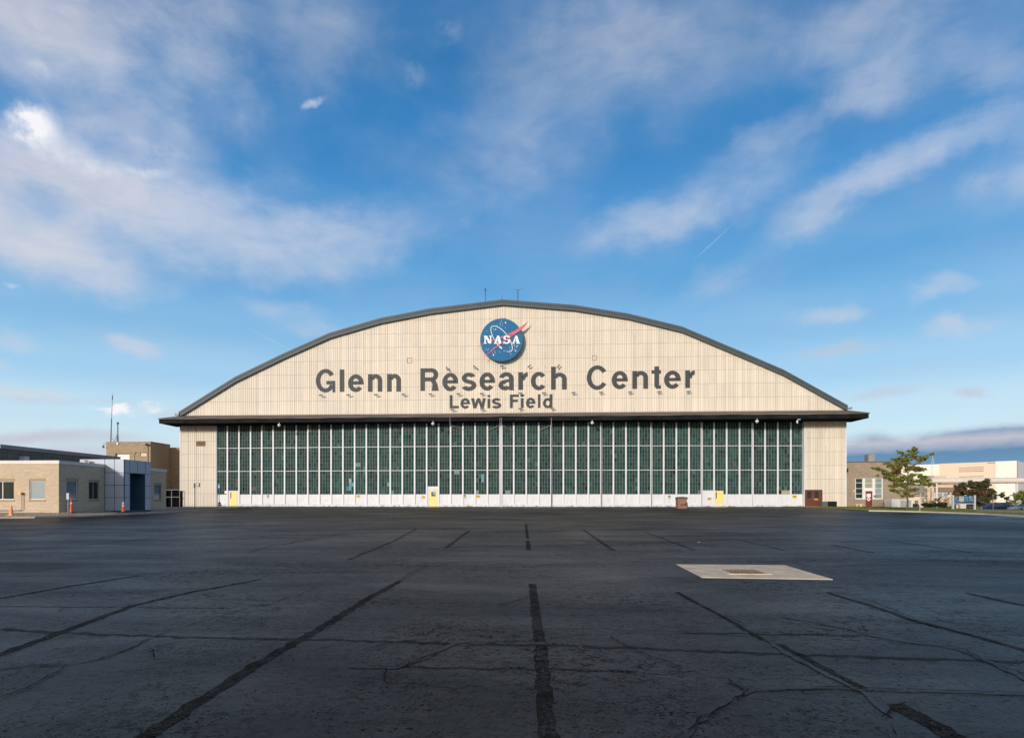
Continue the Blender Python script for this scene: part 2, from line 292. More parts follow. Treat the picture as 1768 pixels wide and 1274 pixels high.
    link(t, bp.outputs[0], b.inputs['Normal']); b.inputs['Specular Tint'].default_value = (1.0, 0.89, 0.72, 1)
    return m
def leafmat(name, col, col2):
    m, t, b = new_mat(name)
    ge = N(t, 'ShaderNodeNewGeometry'); n = noise_n(t, ge.outputs['Position'], 1.6, 3, 0.6); rn = M_(t, 'ADD', M_(t, 'MULTIPLY', ge.outputs['Random Per Island'], 0.5), M_(t, 'MULTIPLY', n.outputs[0], 0.5))
    link(t, ramp(t, rn, [(0.25, col), (0.7, col2)]), b.inputs['Base Color']); b.inputs['Roughness'].default_value = 0.6
    b.inputs['Subsurface Weight'].default_value = 0.0
    tr = N(t, 'ShaderNodeBsdfTranslucent'); link(t, ramp(t, rn, [(0.25, col), (0.7, col2)]), tr.inputs[0])
    mx = N(t, 'ShaderNodeMixShader'); mx.inputs[0].default_value = 0.3; link(t, b.outputs[0], mx.inputs[1]); link(t, tr.outputs[0], mx.inputs[2])
    link(t, mx.outputs[0], t.nodes['Material Output'].inputs[0]); return m
def glassmat(name, col, rough=0.08):
    return P(name, col, rough, 0.25, 0.8, spec=0.6)
def attr_mat(name, rough=0.35):
    m, t, b = new_mat(name)
    a = N(t, 'ShaderNodeVertexColor'); a.layer_name = 'pane'; n = noise_n(t, N(t, 'ShaderNodeNewGeometry').outputs['Position'], 1.1, 5, 0.6)
    f = M_(t, 'ADD', M_(t, 'MULTIPLY', n.outputs[0], 0.5), 0.75); cc = N(t, 'ShaderNodeVectorMath', operation='SCALE'); link(t, a.outputs[0], cc.inputs[0]); link(t, f, cc.inputs['Scale'])
    link(t, cc.outputs[0], b.inputs['Base Color']); b.inputs['Roughness'].default_value = rough; b.inputs['Specular IOR Level'].default_value = 0.06; return m
def kickmat(name):
    m, t, b = new_mat(name)
    ge = N(t, 'ShaderNodeNewGeometry'); sp = N(t, 'ShaderNodeSeparateXYZ'); link(t, ge.outputs['Position'], sp.inputs[0])
    mps = N(t, 'ShaderNodeMapping'); link(t, ge.outputs['Position'], mps.inputs[0]); mps.inputs['Scale'].default_value = (2.2, 1, 0.5)
    n = noise_n(t, mps.outputs[0], 1.6, 6, 0.65); n2 = noise_n(t, ge.outputs['Position'], 3.0, 6, 0.7)
    c = ramp(t, n.outputs[0], [(0.3, (0.58, 0.585, 0.605)), (0.6, (0.67, 0.675, 0.70))])
    low = N(t, 'ShaderNodeMapRange'); link(t, sp.outputs[2], low.inputs[0]); low.inputs[1].default_value = 0.35; low.inputs[2].default_value = 0.04
    rust = M_(t, 'MULTIPLY', low.outputs[0], M_(t, 'GREATER_THAN', n2.outputs[0], 0.54))
    link(t, mixc(t, M_(t, 'MULTIPLY', rust, 0.85), c, (0.09, 0.06, 0.045)), b.inputs['Base Color']); b.inputs['Roughness'].default_value = 0.5
    n3 = noise_n(t, ge.outputs['Position'], 1.1, 3, 0.5); bp = N(t, 'ShaderNodeBump'); link(t, n3.outputs[0], bp.inputs['Height']); bp.inputs['Strength'].default_value = 0.5; bp.inputs['Distance'].default_value = 0.12
    link(t, bp.outputs[0], b.inputs['Normal']); return m
MT = {}
MT['siding'] = siding('beige_siding', (0.645, 0.575, 0.475))
MT['letter'] = siding('grey_letter_paint', (0.050, 0.055, 0.058))
MT['fascia'] = P('grey_roof_trim', (0.055, 0.070, 0.078), 0.6, 0.12, 0.8, bump=0.2, bs=6)
MT['roof'] = P('grey_roofing', (0.11, 0.11, 0.115), 0.8, 0.15, 0.5)
MT['shingle'] = P('weathered_shingle', (0.10, 0.08, 0.064), 0.95, 0.3, 0.45, bump=0.5, bs=9, col2=(0.22, 0.18, 0.15), stretch=(0.6, 3, 3), spec=.15)
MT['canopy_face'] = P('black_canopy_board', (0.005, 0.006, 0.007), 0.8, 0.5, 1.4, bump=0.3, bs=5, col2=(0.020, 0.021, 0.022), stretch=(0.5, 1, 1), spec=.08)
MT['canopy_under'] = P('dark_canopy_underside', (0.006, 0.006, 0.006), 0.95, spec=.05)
MT['white'] = P('white_painted_steel', (0.66, 0.665, 0.69), 0.5, 0.08, 1.2, stretch=(1, 1, 0.3))
MT['mullion'] = P('grey_mullion_paint', (0.19, 0.20, 0.19), 0.6, 0.2, 2)
MT['pane'] = attr_mat('green_painted_pane', 0.6)
MT['kick'] = kickmat('scuffed_white_panel')
MT['yellow_door'] = P('yellow_door_paint', (0.84, 0.65, 0.22), 0.5, 0.05, 1)
MT['brown'] = P('brown_door_paint', (0.13, 0.035, 0.022), 0.45, 0.15, 2)
MT['redbrown'] = P('dark_red_door_paint', (0.17, 0.028, 0.02), 0.45, 0.15, 2)
MT['dark'] = P('black_void_and_shade', (0.006, 0.006, 0.006), 0.9, spec=.05)  # plain black, also used as painted shade in the gap beside the hangar
MT['black'] = P('black_metal', (0.02, 0.02, 0.022), 0.5)
MT['tanbrick'] = brick('tan_brick', (0.60, 0.465, 0.325), (0.49, 0.375, 0.26), (0.50, 0.42, 0.32))
MT['brownbrick'] = brick('brown_tan_brick', (0.40, 0.29, 0.175), (0.31, 0.215, 0.13), (0.30, 0.24, 0.17))
MT['rightbrick'] = brick('weathered_brown_brick', (0.37, 0.285, 0.20), (0.29, 0.215, 0.15), (0.27, 0.22, 0.17), var=0.4)
MT['lintel'] = P('tan_soldier_brick', (0.36, 0.27, 0.17), 0.85, 0.2, 6)
MT['coping'] = P('pale_metal_coping', (0.62, 0.58, 0.54), 0.4, 0.06, 1)
MT['alum'] = P('aluminium_panel', (0.40, 0.455, 0.53), 0.5, 0.05, 0.8, spec=0.5)
MT['joint'] = P('panel_joint', (0.05, 0.06, 0.07), 0.8)
MT['bluewall'] = P('blue_entrance_lining', (0.045, 0.10, 0.15), 0.4, 0.15, 0.7)
MT['glass_blue'] = glassmat('blue_grey_glass', (0.10, 0.16, 0.20))
MT['glass_dark'] = P('dark_window_glass', (0.022, 0.032, 0.028), 0.15, 0.3, 1.2, spec=.25)
MT['blind'] = P('pale_window_blind', (0.25, 0.30, 0.31), 0.3, 0.12, 0.9, spec=0.6)
MT['frame'] = P('white_window_frame', (0.70, 0.68, 0.66), 0.45, 0.06)
MT['olivepanel'] = P('olive_grey_panel', (0.115, 0.113, 0.088), 0.7, 0.12, 0.6)
MT['concrete'] = P('pale_concrete', (0.36, 0.31, 0.26), 0.9, 0.15, 1.5, bump=0.3, bs=25)
MT['slab'] = P('sandy_concrete_slab', (0.66, 0.53, 0.385), 0.98, 0.2, 2.2, bump=0.4, bs=40, spec=.0)
MT['kerb'] = P('worn_kerb_concrete', (0.42, 0.37, 0.29), 0.9, 0.25, 0.8, bump=0.3, bs=20)
MT['rkerb'] = P('pale_kerb_concrete', (0.52, 0.46, 0.38), 0.9, 0.2, 0.6)
MT['gravel'] = P('brown_gravel', (0.10, 0.085, 0.065), 0.95, 0.3, 14, bump=1.0, bs=22, col2=(0.36, 0.30, 0.24))
MT['pebble'] = P('pale_pebble', (0.36, 0.30, 0.23), 0.9, 0.4, 5)
MT['orange'] = P('orange_cone_plastic', (0.80, 0.13, 0.035), 0.5, 0.08, 4)
MT['paleorange'] = P('faded_orange_plastic', (0.85, 0.22, 0.06), 0.6, 0.15, 3, col2=(0.80, 0.40, 0.22))
MT['reflect'] = P('white_reflective_band', (0.78, 0.76, 0.78), 0.4, 0.05)
MT['galv'] = P('galvanised_steel', (0.36, 0.37, 0.38), 0.45, 0.15, 4, metal=0.4)
MT['dkgalv'] = P('dark_galvanised_steel', (0.13, 0.13, 0.135), 0.5, 0.15, 4, metal=0.4)
MT['lampgrey'] = P('grey_lamp_housing', (0.20, 0.215, 0.205), 0.4, 0.15, 4)
MT['logo_blue'] = P('sign_blue_paint', (0.012, 0.125, 0.27), 0.5, 0.08, 0.8, spec=.2)
MT['logo_red'] = P('sign_red_paint', (0.60, 0.085, 0.14), 0.5, 0.08, 1)
MT['logo_white'] = P('sign_white_paint', (0.86, 0.86, 0.86), 0.45, 0.03)
MT['signyellow'] = P('warning_yellow', (0.78, 0.50, 0.03), 0.5, 0.08, 8)
MT['signblue'] = P('sign_blue', (0.05, 0.16, 0.42), 0.5, 0.1, 5)
MT['signcream'] = P('sign_cream', (0.60, 0.55, 0.33), 0.5, 0.1, 5)
MT['bluecap'] = P('teal_hydrant_paint', (0.02, 0.16, 0.25), 0.45, 0.1, 5)
MT['hydyellow'] = P('faded_yellow_paint', (0.70, 0.50, 0.18), 0.55, 0.1, 5)
MT['dump'] = P('brown_bin_steel', (0.23, 0.125, 0.08), 0.7, 0.3, 3)
MT['dumplid'] = P('dark_bin_lid', (0.05, 0.042, 0.038), 0.7)
MT['whitewall'] = P('white_hall_cladding', (0.80, 0.74, 0.64), 0.6, 0.03, 0.05)
MT['beigewall'] = P('beige_hall_cladding', (0.74, 0.57, 0.42), 0.7, 0.04, 0.05)
MT['beigewall2'] = P('pale_beige_wall', (0.66, 0.50, 0.34), 0.7, 0.06, 0.1)
MT['brownband'] = P('brown_wall_band', (0.22, 0.165, 0.115), 0.8, 0.1, 0.2)
MT['ribshade'] = P('blue_grey_shaded_cladding', (0.24, 0.30, 0.40), 0.6, 0.1, 0.1)  # blue-grey of the side turned from the sun, shade put into the colour
MT['pipe'] = P('pale_pipe_cladding', (0.66, 0.58, 0.50), 0.45, 0.06, 0.2)
MT['grass'] = P('mown_grass', (0.085, 0.105, 0.022), 0.98, 0.3, 0.8, bump=0.6, bs=18, col2=(0.20, 0.20, 0.055), spec=.03)
MT['blade'] = leafmat('grass_blade', (0.08, 0.11, 0.022), (0.24, 0.24, 0.07))
MT['asphalt'] = asphalt('sealed_asphalt', 1.0, 0.50)
MT['joint_dark'] = asphalt('rough_joint_asphalt', 0.40, 0.80, 'rough')
MT['joint_faint'] = asphalt('faint_joint_asphalt', 0.65, 0.72, 'rough')
MT['seal'] = asphalt('crack_sealer', 1.0, 0.50, 'seal')
MT['crack'] = P('open_crack', (0.008, 0.008, 0.0075), 0.9, spec=.12)
MT['path'] = P('grey_path', (0.26, 0.25, 0.235), 0.95, 0.1, 0.8, spec=.1)
MT['lot'] = P('parking_lot_asphalt', (0.10, 0.10, 0.10), 0.9, 0.1, 0.5)
MT['earth'] = P('distant_land', (0.07, 0.08, 0.045), 0.95, 0.3, 0.03)
MT['bark'] = P('brown_bark', (0.12, 0.075, 0.045), 0.9, 0.3, 8, bump=0.6, bs=25)
MT['leaf_a'] = leafmat('leaf_green', (0.13, 0.165, 0.026), (0.30, 0.32, 0.065))
MT['leaf_b'] = leafmat('leaf_turning', (0.22, 0.17, 0.03), (0.38, 0.20, 0.06))
MT['leaf_dark'] = leafmat('leaf_dark_olive', (0.045, 0.055, 0.014), (0.12, 0.115, 0.035))
MT['leaf_rust'] = leafmat('leaf_russet', (0.11, 0.065, 0.03), (0.20, 0.12, 0.06))
MT['leaf_lime'] = leafmat('leaf_bright_green', (0.11, 0.18, 0.03), (0.24, 0.30, 0.06))
MT['leaf_hedge'] = leafmat('leaf_hedge', (0.012, 0.022, 0.007), (0.035, 0.05, 0.014))
MT['navy'] = P('navy_car_paint', (0.005, 0.008, 0.05), 0.25, 0.05, spec=0.7)
MT['silver'] = P('silver_car_paint', (0.52, 0.53, 0.56), 0.28, 0.04, metal=0.3)
MT['carred'] = P('dark_red_car_paint', (0.05, 0.012, 0.016), 0.25, 0.05, spec=0.7)
MT['carblack'] = P('charcoal_car_paint', (0.02, 0.024, 0.03), 0.25, 0.05, spec=0.7)
MT['carglass'] = P('car_glass', (0.02, 0.03, 0.045), 0.08, 0.1, spec=0.8)
MT['rubber'] = P('tyre_rubber', (0.015, 0.015, 0.015), 0.85)
MT['rim'] = P('alloy_rim', (0.45, 0.46, 0.48), 0.35, 0.05, metal=0.5)
MT['lightclr'] = P('clear_lamp_lens', (0.65, 0.66, 0.68), 0.15, 0.03, spec=0.8)
MT['lightred'] = P('red_lamp_lens', (0.45, 0.02, 0.02), 0.2, 0.03, spec=0.8)
# ------------------------------------------------------------------ mesh builder
class MB:
    def __init__(s): s.v = []; s.f = []; s.m = []; s.mi = 0; s.col = []
    def quad(s, a, b, c, d, col=None):
        n = len(s.v); s.v += [Vector(a), Vector(b), Vector(c), Vector(d)]; s.f.append((n, n + 1, n + 2, n + 3)); s.m.append(s.mi); s.col.append(col)
    def tri(s, a, b, c):
        n = len(s.v); s.v += [Vector(a), Vector(b), Vector(c)]; s.f.append((n, n + 1, n + 2)); s.m.append(s.mi); s.col.append(None)
    def poly(s, pts):
        n = len(s.v); s.v += [Vector(p) for p in pts]; s.f.append(tuple(range(n, n + len(pts)))); s.m.append(s.mi); s.col.append(None)
    def box(s, x0, y0, z0, x1, y1, z1, mat=None):
        n = len(s.v)
        vs = [(x0, y0, z0), (x1, y0, z0), (x1, y1, z0), (x0, y1, z0), (x0, y0, z1), (x1, y0, z1), (x1, y1, z1), (x0, y1, z1)]
        s.v += [(mat @ Vector(p)) if mat else Vector(p) for p in vs]
        for f in ((0, 3, 2, 1), (4, 5, 6, 7), (0, 1, 5, 4), (1, 2, 6, 5), (2, 3, 7, 6), (3, 0, 4, 7)):
            s.f.append(tuple(n + i for i in f)); s.m.append(s.mi); s.col.append(None)
        return s
    def prism(s, pts, axis_vec):
        """closed outline pts (3D, planar) swept along axis_vec"""
        a = Vector(axis_vec); n = len(s.v); k = len(pts)
        s.v += [Vector(p) for p in pts] + [Vector(p) + a for p in pts]
        s.f.append(tuple(n + i for i in range(k))); s.f.append(tuple(n + k + i for i in reversed(range(k)))); s.m += [s.mi] * 2; s.col += [None] * 2
        for i in range(k):
            j = (i + 1) % k; s.f.append((n + i, n + k + i, n + k + j, n + j)); s.m.append(s.mi); s.col.append(None)
        return s
    def tube(s, pts, rads, seg=8, cap=True):
        if isinstance(rads, (int, float)): rads = [rads] * len(pts)
        pts = [Vector(p) for p in pts]; rings = []
        for i, p in enumerate(pts):
            d = (pts[min(i + 1, len(pts) - 1)] - pts[max(i - 1, 0)]).normalized()
            up = Vector((0, 0, 1)) if abs(d.z) < 0.9 else Vector((1, 0, 0))
            a = d.cross(up).normalized(); b = d.cross(a).normalized(); n = len(s.v)
            for k in range(seg):
                t = 2 * math.pi * k / seg; s.v.append(p + (a * math.cos(t) + b * math.sin(t)) * rads[i])
            rings.append(n)
        for i in range(len(rings) - 1):
            for k in range(seg):
                k2 = (k + 1) % seg; s.f.append((rings[i] + k, rings[i] + k2, rings[i + 1] + k2, rings[i + 1] + k)); s.m.append(s.mi); s.col.append(None)
        if cap:
            s.f.append(tuple(rings[0] + k for k in reversed(range(seg)))); s.f.append(tuple(rings[-1] + k for k in range(seg))); s.m += [s.mi] * 2; s.col += [None] * 2
        return s
    def lathe(s, c, prof, seg=16):
        c = Vector(c); n0 = len(s.v)
        for r, z in prof:
            for k in range(seg):
                t = 2 * math.pi * k / seg; s.v.append(c + Vector((r * math.cos(t), r * math.sin(t), z)))
        for i in range(len(prof) - 1):
            for k in range(seg):
                k2 = (k + 1) % seg; a = n0 + i * seg; b = a + seg
                s.f.append((a + k, a + k2, b + k2, b + k)); s.m.append(s.mi); s.col.append(None)
        s.f.append(tuple(n0 + k for k in reversed(range(seg)))); s.f.append(tuple(n0 + (len(prof) - 1) * seg + k for k in range(seg))); s.m += [s.mi] * 2; s.col += [None] * 2
        return s
    def build(s, name, mats, parent=None, world=True, smooth=False):
        if not isinstance(mats, (list, tuple)): mats = [mats]
        off = Vector((0, 0, 0))
        if parent is not None and world:
            q = parent
            while q is not None: off += q.location; q = q.parent
        elif parent is None and s.v:
            xs = [v.x for v in s.v]; ys = [v.y for v in s.v]; off = Vector(((min(xs) + max(xs)) / 2, (min(ys) + max(ys)) / 2, min(v.z for v in s.v)))
        me = bpy.data.meshes.new(name); me.from_pydata([tuple(v - off) for v in s.v], [], s.f)
        for m in mats: me.materials.append(m)
        me.polygons.foreach_set('material_index', s.m)
        if smooth: me.polygons.foreach_set('use_smooth', [True] * len(s.f))
        if any(c is not None for c in s.col):
            ca = me.color_attributes.new('pane', 'FLOAT_COLOR', 'CORNER'); i = 0; buf = []
            for f, c in zip(s.f, s.col):
                for _ in f: buf += [*(c or (0.2, 0.2, 0.2)), 1.0]
            ca.data.foreach_set('color', buf)
        me.update()
        o = bpy.data.objects.new(name, me); COL.objects.link(o)
        if parent is not None: o.parent = parent
        else: o.location = off
        return o
def tag(o, label=None, cat=None, group=None, kind=None):
    if label: o['label'] = label
    if cat: o['category'] = cat
    if group: o['group'] = group
    if kind: o['kind'] = kind
    return o
def empty(name, loc, label, cat, group=None, rz=0):
    o = bpy.data.objects.new(name, None); COL.objects.link(o); o.location = loc; o.rotation_euler = (0, 0, rz); o.empty_display_size = 0.2
    return tag(o, label, cat, group)
def copy_tree(o, parent=None):
    c = o.copy(); COL.objects.link(c); c.parent = parent
    for ch in [x for x in bpy.data.objects if x.parent == o]: copy_tree(ch, c)
    return c
# ================================================================== GROUND
def sheet(name, xs, ys, mat, dz=0.0, kind='structure'):
    b = MB()
    for i in range(len(xs)):
        for j in range(len(ys)): b.v.append(Vector((xs[i], ys[j], g(xs[i], ys[j]) + dz)))
    n = len(ys)
    for i in range(len(xs) - 1):
        for j in range(n - 1):
            b.f.append((i * n + j, (i + 1) * n + j, (i + 1) * n + j + 1, i * n + j + 1)); b.m.append(0); b.col.append(None)
    o = b.build(name, mat); o['kind'] = kind; return o
sheet('ground', [-900, -300, -120, -60, -40, -20, 0, 20, 44, 50, 52, 61, 120, 300, 900], [-300, -60, 0, 12, 30, 46, 60, 62, 65, 70, 80, 86, 92, 104, 150, 300, 900, 1500], MT['asphalt'])
def ribbon(b, pts, w, dz, jit=0.0, step=0.35):
    """ribbon of width w (metres) along ground points"""
    dense = []
    for p, q in zip(pts, pts[1:]):
        L = (q - p).length; k = max(1, int(L / step))
        for i in range(k): dense.append(p.lerp(q, i / k))
    dense.append(pts[-1]); prev = None
    for i, p in enumerate(dense):
        d = (dense[min(i + 1, len(dense) - 1)] - dense[max(i - 1, 0)]); d.z = 0; d.normalize(); nrm = Vector((-d.y, d.x, 0))
        wob = nrm * U(-jit, jit) * 0.8
        ww = w * (1 + U(-1, 1) * min(0.5, jit / max(w, 1e-3)))
        a = p + nrm * ww / 2 + wob; c = p - nrm * ww / 2 + wob
        a.z = g(a.x, a.y) + dz; c.z = g(c.x, c.y) + dz
        if prev: b.quad(prev[0], prev[1], c, a)
        prev = (a, c)
jd = MB()
for w, jit, pl in [
    (.15, .012, [(205, 1300), (430, 1155), (560, 1080), (640, 1030), (690, 1003)]),
    (.13, .015, [(-40, 1143), (110, 1090), (230, 1045), (330, 1022), (450, 1000)]),
    (.11, .015, [(-40, 1040), (120, 1012), (237, 994)]),
    (.155, .006, [(919, 1008), (925, 1060), (932, 1107)]), (.155, .008, [(933, 1113), (938, 1180), (950, 1310)]),
    (.14, .006, [(908, 905), (911, 930)]), (.16, .006, [(911, 933), (913, 950)]),
    (.17, .02, [(1545, 1215), (1600, 1245), (1690, 1300)]),
    (.07, .01, [(1168, 1022), (1250, 1065), (1317, 1104)]), (.07, .012, [(1345, 1112), (1400, 1140), (1490, 1189)]),
    (.10, .01, [(1426, 1022), (1510, 1047), (1580, 1072), (1680, 1097), (1790, 1128)]), (.10, .01, [(1670, 1024), (1790, 1050)]),
]:
    jk = globals().get('jk', 0) + 1; ribbon(jd, [gp(*p) for p in pl], w * .92, 0.003 + 0.0002 * jk, jit * 1.3 + .006, .12)
o = jd.build('paving_joint', MT['joint_dark']); o['kind'] = 'structure'
jf = MB()
for i_, (w, pl) in enumerate([(.10, [(0, 1086), (150, 1094), (400, 1102), (600, 1105), (800, 1111), (1000, 1115)]), (.10, [(1005, 1115.5), (1190, 1123), (1450, 1132), (1600, 1138), (1800, 1143)]), (.05, [(0, 1046), (400, 1050)]), (.06, [(1180, 1092), (1500, 1097)]), (.06, [(640, 1150), (1100, 1158)]), (.12, [(719, 913), (678, 935), (600, 967)]), (.14, [(810, 916), (770, 946)]), (.14, [(1007, 914), (1060, 951)]), (.10, [(1109, 917), (1200, 950)]), (.10, [(1273, 931), (1358, 951)]), (.10, [(1433, 940), (1511, 955)]), (.10, [(1541, 934), (1684, 955)]), (.10, [(597, 921), (540, 930), (488, 940)]), (.10, [(300, 925), (180, 938), (0, 951)]), (.1, [(420, 905), (200, 925)]), (.08, [(1270, 905), (1500, 925)]), (.08, [(560, 900), (430, 912)])]):
    ribbon(jf, [gp(*p) for p in pl], w, 0.0022 + .0002 * i_, .05, .10)
o = jf.build('paving_joint', MT['joint_faint']); o['kind'] = 'structure'
se = MB()
for w, jit, pl in [
    (.05, .015, [(-20, 1158), (51, 1150), (119, 1147), (170, 1138), (210, 1125), (254, 1104), (278, 1092)]),
    (.04, .015, [(0, 963), (160, 963), (319, 971), (373, 968)]),
    (.10, .02, [(407, 967), (431, 953), (465, 943)]), (.05, .01, [(700, 998), (735, 979)]),
    (.09, .02, [(600, 1152), (681, 1153), (726, 1141), (756, 1124), (787, 1111)]),
    (.09, .03, [(1350, 1065), (1412, 1075), (1463, 1085), (1507, 1098), (1558, 1108), (1609, 1113), (1660, 1122), (1697, 1138), (1780, 1178)]),
    (.10, .02, [(1320, 1098), (1350, 1125), (1400, 1150), (1490, 1195), (1545, 1240), (1560, 1290)]),
    (.07, .02, [(1290, 1192), (1405, 1187), (1490, 1190), (1575, 1193), (1677, 1195), (1780, 1200)]),
    (.14, .03, [(1168, 1290), (1210, 1240), (1250, 1207), (1290, 1192), (1262, 1176)]), (.06, .02, [(1440, 1020), (1500, 1035), (1570, 1062)]),
    (.05, .01, [(860, 1045), (910, 1030), (960, 1036)]), (.08, .02, [(820, 911), (840, 914), (855, 921)]), (.07, .02, [(1120, 985), (1128, 978), (1124, 970)]), (.05, .02, [(1160, 1010), (1180, 1004), (1230, 1001)])]:
    sk = globals().get('sk', 0) + 1; ribbon(se, [gp(*p) for p in pl], w * .6, 0.006 + 0.0002 * sk, jit * 1.1, 0.12)
o = se.build('crack_sealant', MT['seal']); o['kind'] = 'structure'
cr = MB()
ckn = [0]
def crack(pl, w=.015, jit=.024):
    ckn[0] += 1; pts = [gp(*p) for p in pl]; ribbon(cr, pts, w, 0.012 + .0002 * ckn[0], jit, 0.09)
for pl in [[(0, 1156), (51, 1149), (119, 1148)], [(0, 1204), (44, 1189), (68, 1177), (112, 1152)], [(278, 1092), (305, 1085), (353, 1072), (417, 1053)], [(417, 1053), (451, 1046), (505, 1031), (550, 1014)],
    [(0, 1135), (60, 1115), (125, 1097)], [(254, 1104), (230, 1118), (170, 1139)], [(210, 980), (319, 970), (373, 968)], [(431, 953), (465, 943), (488, 934), (597, 921)], [(160, 985), (200, 984)],
    [(735, 1099), (749, 1087), (783, 1075)], [(627, 1121), (668, 1113), (735, 1104)], [(668, 1155), (664, 1172), (668, 1182), (719, 1183), (790, 1192)], [(681, 1153), (700, 1150), (756, 1126)],
    [(1054, 1100), (1085, 1118), (1126, 1135), (1177, 1152)], [(949, 1085), (1041, 1087), (1092, 1090), (1200, 1092), (1330, 1098)], [(600, 972), (770, 978), (939, 982), (1058, 987), (1177, 1000)],
    [(1254, 1173), (1293, 1192), (1270, 1210)], [(1351, 1065), (1355, 1064)], [(1609, 1111), (1660, 1120), (1697, 1140), (1768, 1165)], [(1405, 1187), (1490, 1188), (1560, 1192)], [(1360, 1195), (1500, 1191)],
    [(1575, 1192), (1677, 1195), (1768, 1198)], [(1185, 1262), (1215, 1238), (1255, 1220)], [(1520, 1240), (1540, 1222), (1560, 1214)], [(1168, 1025), (1200, 1040)], [(1247, 1062), (1290, 1080)], [(1317, 1104), (1340, 1110)],
    [(800, 1111), (870, 1110), (920, 1109)], [(1240, 1095), (1300, 1097), (1420, 1099)], [(735, 979), (710, 988), (684, 1008)], [(100, 1056), (118, 1048)], [(1080, 1160), (1150, 1168), (1200, 1160)], [(260, 1120), (268, 1136)]]:
    crack(pl)
o = cr.build('open_crack', MT['crack']); o['kind'] = 'structure'
# concrete drain slab with iron grate
c4 = [gp(1168, 974.5), gp(1355, 976), gp(1438, 1000.6), gp(1212, 997)]
sb = MB(); sb.prism([p + Vector((0, 0, -0.1)) for p in (c4[0], c4[3], c4[2], c4[1])], (0, 0, 0.112))
ds = empty('drain_slab', (c4[0] + c4[2]) / 2, 'pale concrete slab with rusty storm grate set in the black asphalt', 'drain')
sb.build('slab', MT['slab'], ds)
cc4 = (c4[0] + c4[1] + c4[2] + c4[3]) / 4; cc4 = gp(1283, 987.5); gx, gy = 0.38, 0.40; z0 = cc4.z + 0.016
fr = MB(); fr.box(cc4.x - gx - .09, cc4.y - gy - .09, z0 - .02, cc4.x + gx + .09, cc4.y - gy, z0 + .004); fr.box(cc4.x - gx - .09, cc4.y + gy, z0 - .02, cc4.x + gx + .09, cc4.y + gy + .09, z0 + .004)
fr.box(cc4.x - gx - .09, cc4.y - gy, z0 - .02, cc4.x - gx, cc4.y + gy, z0 + .004); fr.box(cc4.x + gx, cc4.y - gy, z0 - .02, cc4.x + gx + .09, cc4.y + gy, z0 + .004)
fr.build('grate_surround', MT['slab'], ds)
pitm = MB(); pitm.box(cc4.x - gx, cc4.y - gy, z0 - .02, cc4.x + gx, cc4.y + gy, z0 - .004); pitm.build('pit', MT['dark'], ds)
MT['rust'] = P('rusty_iron', (0.22, 0.15, 0.10), 0.8, 0.3, 12)
gm = MB()
for i in range(9): x = cc4.x - gx + (i + .5) * 2 * gx / 9; gm.box(x - .017, cc4.y - gy, z0 - .003, x + .017, cc4.y + gy, z0 + .010)
for i in range(2): y = cc4.y - gy + (i + 1) * 2 * gy / 3; gm.box(cc4.x - gx, y - .012, z0 - .002, cc4.x + gx, y + .012, z0 + .0095)
gm.build('grate', MT['rust'], ds)
# left planting strip: kerb and gravel
KP = [gp(-260, 899), gp(-60, 896), gp(0, 895), gp(60, 894.3), gp(100, 893), gp(150, 891.5), gp(200, 889.5), gp(286, 885.5), gp(340, 881.8), gp(428, 878)]
KP = [Vector((p.x, p.y, g(p.x, p.y))) for p in KP]
def kerb(name, pts, mat, w=0.22, h=0.13):
    b = MB(); prev = None
    for i, p in enumerate(pts):
        d = pts[min(i + 1, len(pts) - 1)] - pts[max(i - 1, 0)]; d.z = 0; d.normalize(); n = Vector((-d.y, d.x, 0))
        hh = h if i < len(pts) - 1 else 0.02
        prof = [p - Vector((0, 0, .1)), p + Vector((0, 0, hh - .02)), p + n * .03 + Vector((0, 0, hh)), p + n * w + Vector((0, 0, hh)), p + n * w - Vector((0, 0, .1))]
        if prev:
            for k in range(4): b.quad(prev[k], prev[k + 1], prof[k + 1], prof[k])
        prev = prof
    o = b.build(name, mat); o['kind'] = 'structure'; return o
kerb('kerb', KP, MT['kerb'])
BK = [(-60, 46.5), (-44, 46.5), (-41, 46.5), (-38, 46.5), (-35.4, 46.5), (-35.3, 49), (-35.3, 53), (-35.4, 61), (-40, 75), (-36.5, 84.5)]
gv = MB(); bedpts = []
def bedz(i, f):
    p = KP[i]; q = Vector((BK[i][0], BK[i][1], 0.0 if i < 9 else -0.01)); r = p + (q - p).normalized() * 0; a = Vector((p.x, p.y, p.z + .11)); return a.lerp(q, f)
for i in range(len(KP) - 1):
    for a, b_ in ((0, .35), (.35, 1)):
        gv.quad(bedz(i, a), bedz(i + 1, a), bedz(i + 1, b_), bedz(i, b_))
gv.quad((-36.5, 84.5, -.01), (-60, 84.5, -.01), (-60, 61, -.01), (-35.4, 61, -.01))
from mathutils.bvhtree import BVHTree
BED = BVHTree.FromPolygons([tuple(v) for v in gv.v], gv.f)
def gpb(px, py):
    p0 = Vector((0, 0, CAMZ)); q = pt(px, py, 50.0); r = BED.ray_cast(p0, (q - p0).normalized())[0]
    return r if r is not None else gp(px, py)
o = gv.build('gravel', MT['gravel']); o['kind'] = 'structure'
pb = MB()
for _ in range(5200):
    i = random.randrange(1, len(KP) - 1); f = R(); a = bedz(i, f).lerp(bedz(i + 1, f), R()); r = U(.02, .055)
    vs = [a + Vector((r * U(.7, 1.3), 0, 0)), a + Vector((0, r * U(.7, 1.2), 0)), a - Vector((r * U(.7, 1.2), 0, 0)), a - Vector((0, r, 0)), a + Vector((0, 0, r * U(.6, 1.1)))]
    for k in range(4): pb.tri(vs[k], vs[(k + 1) % 4], vs[4])
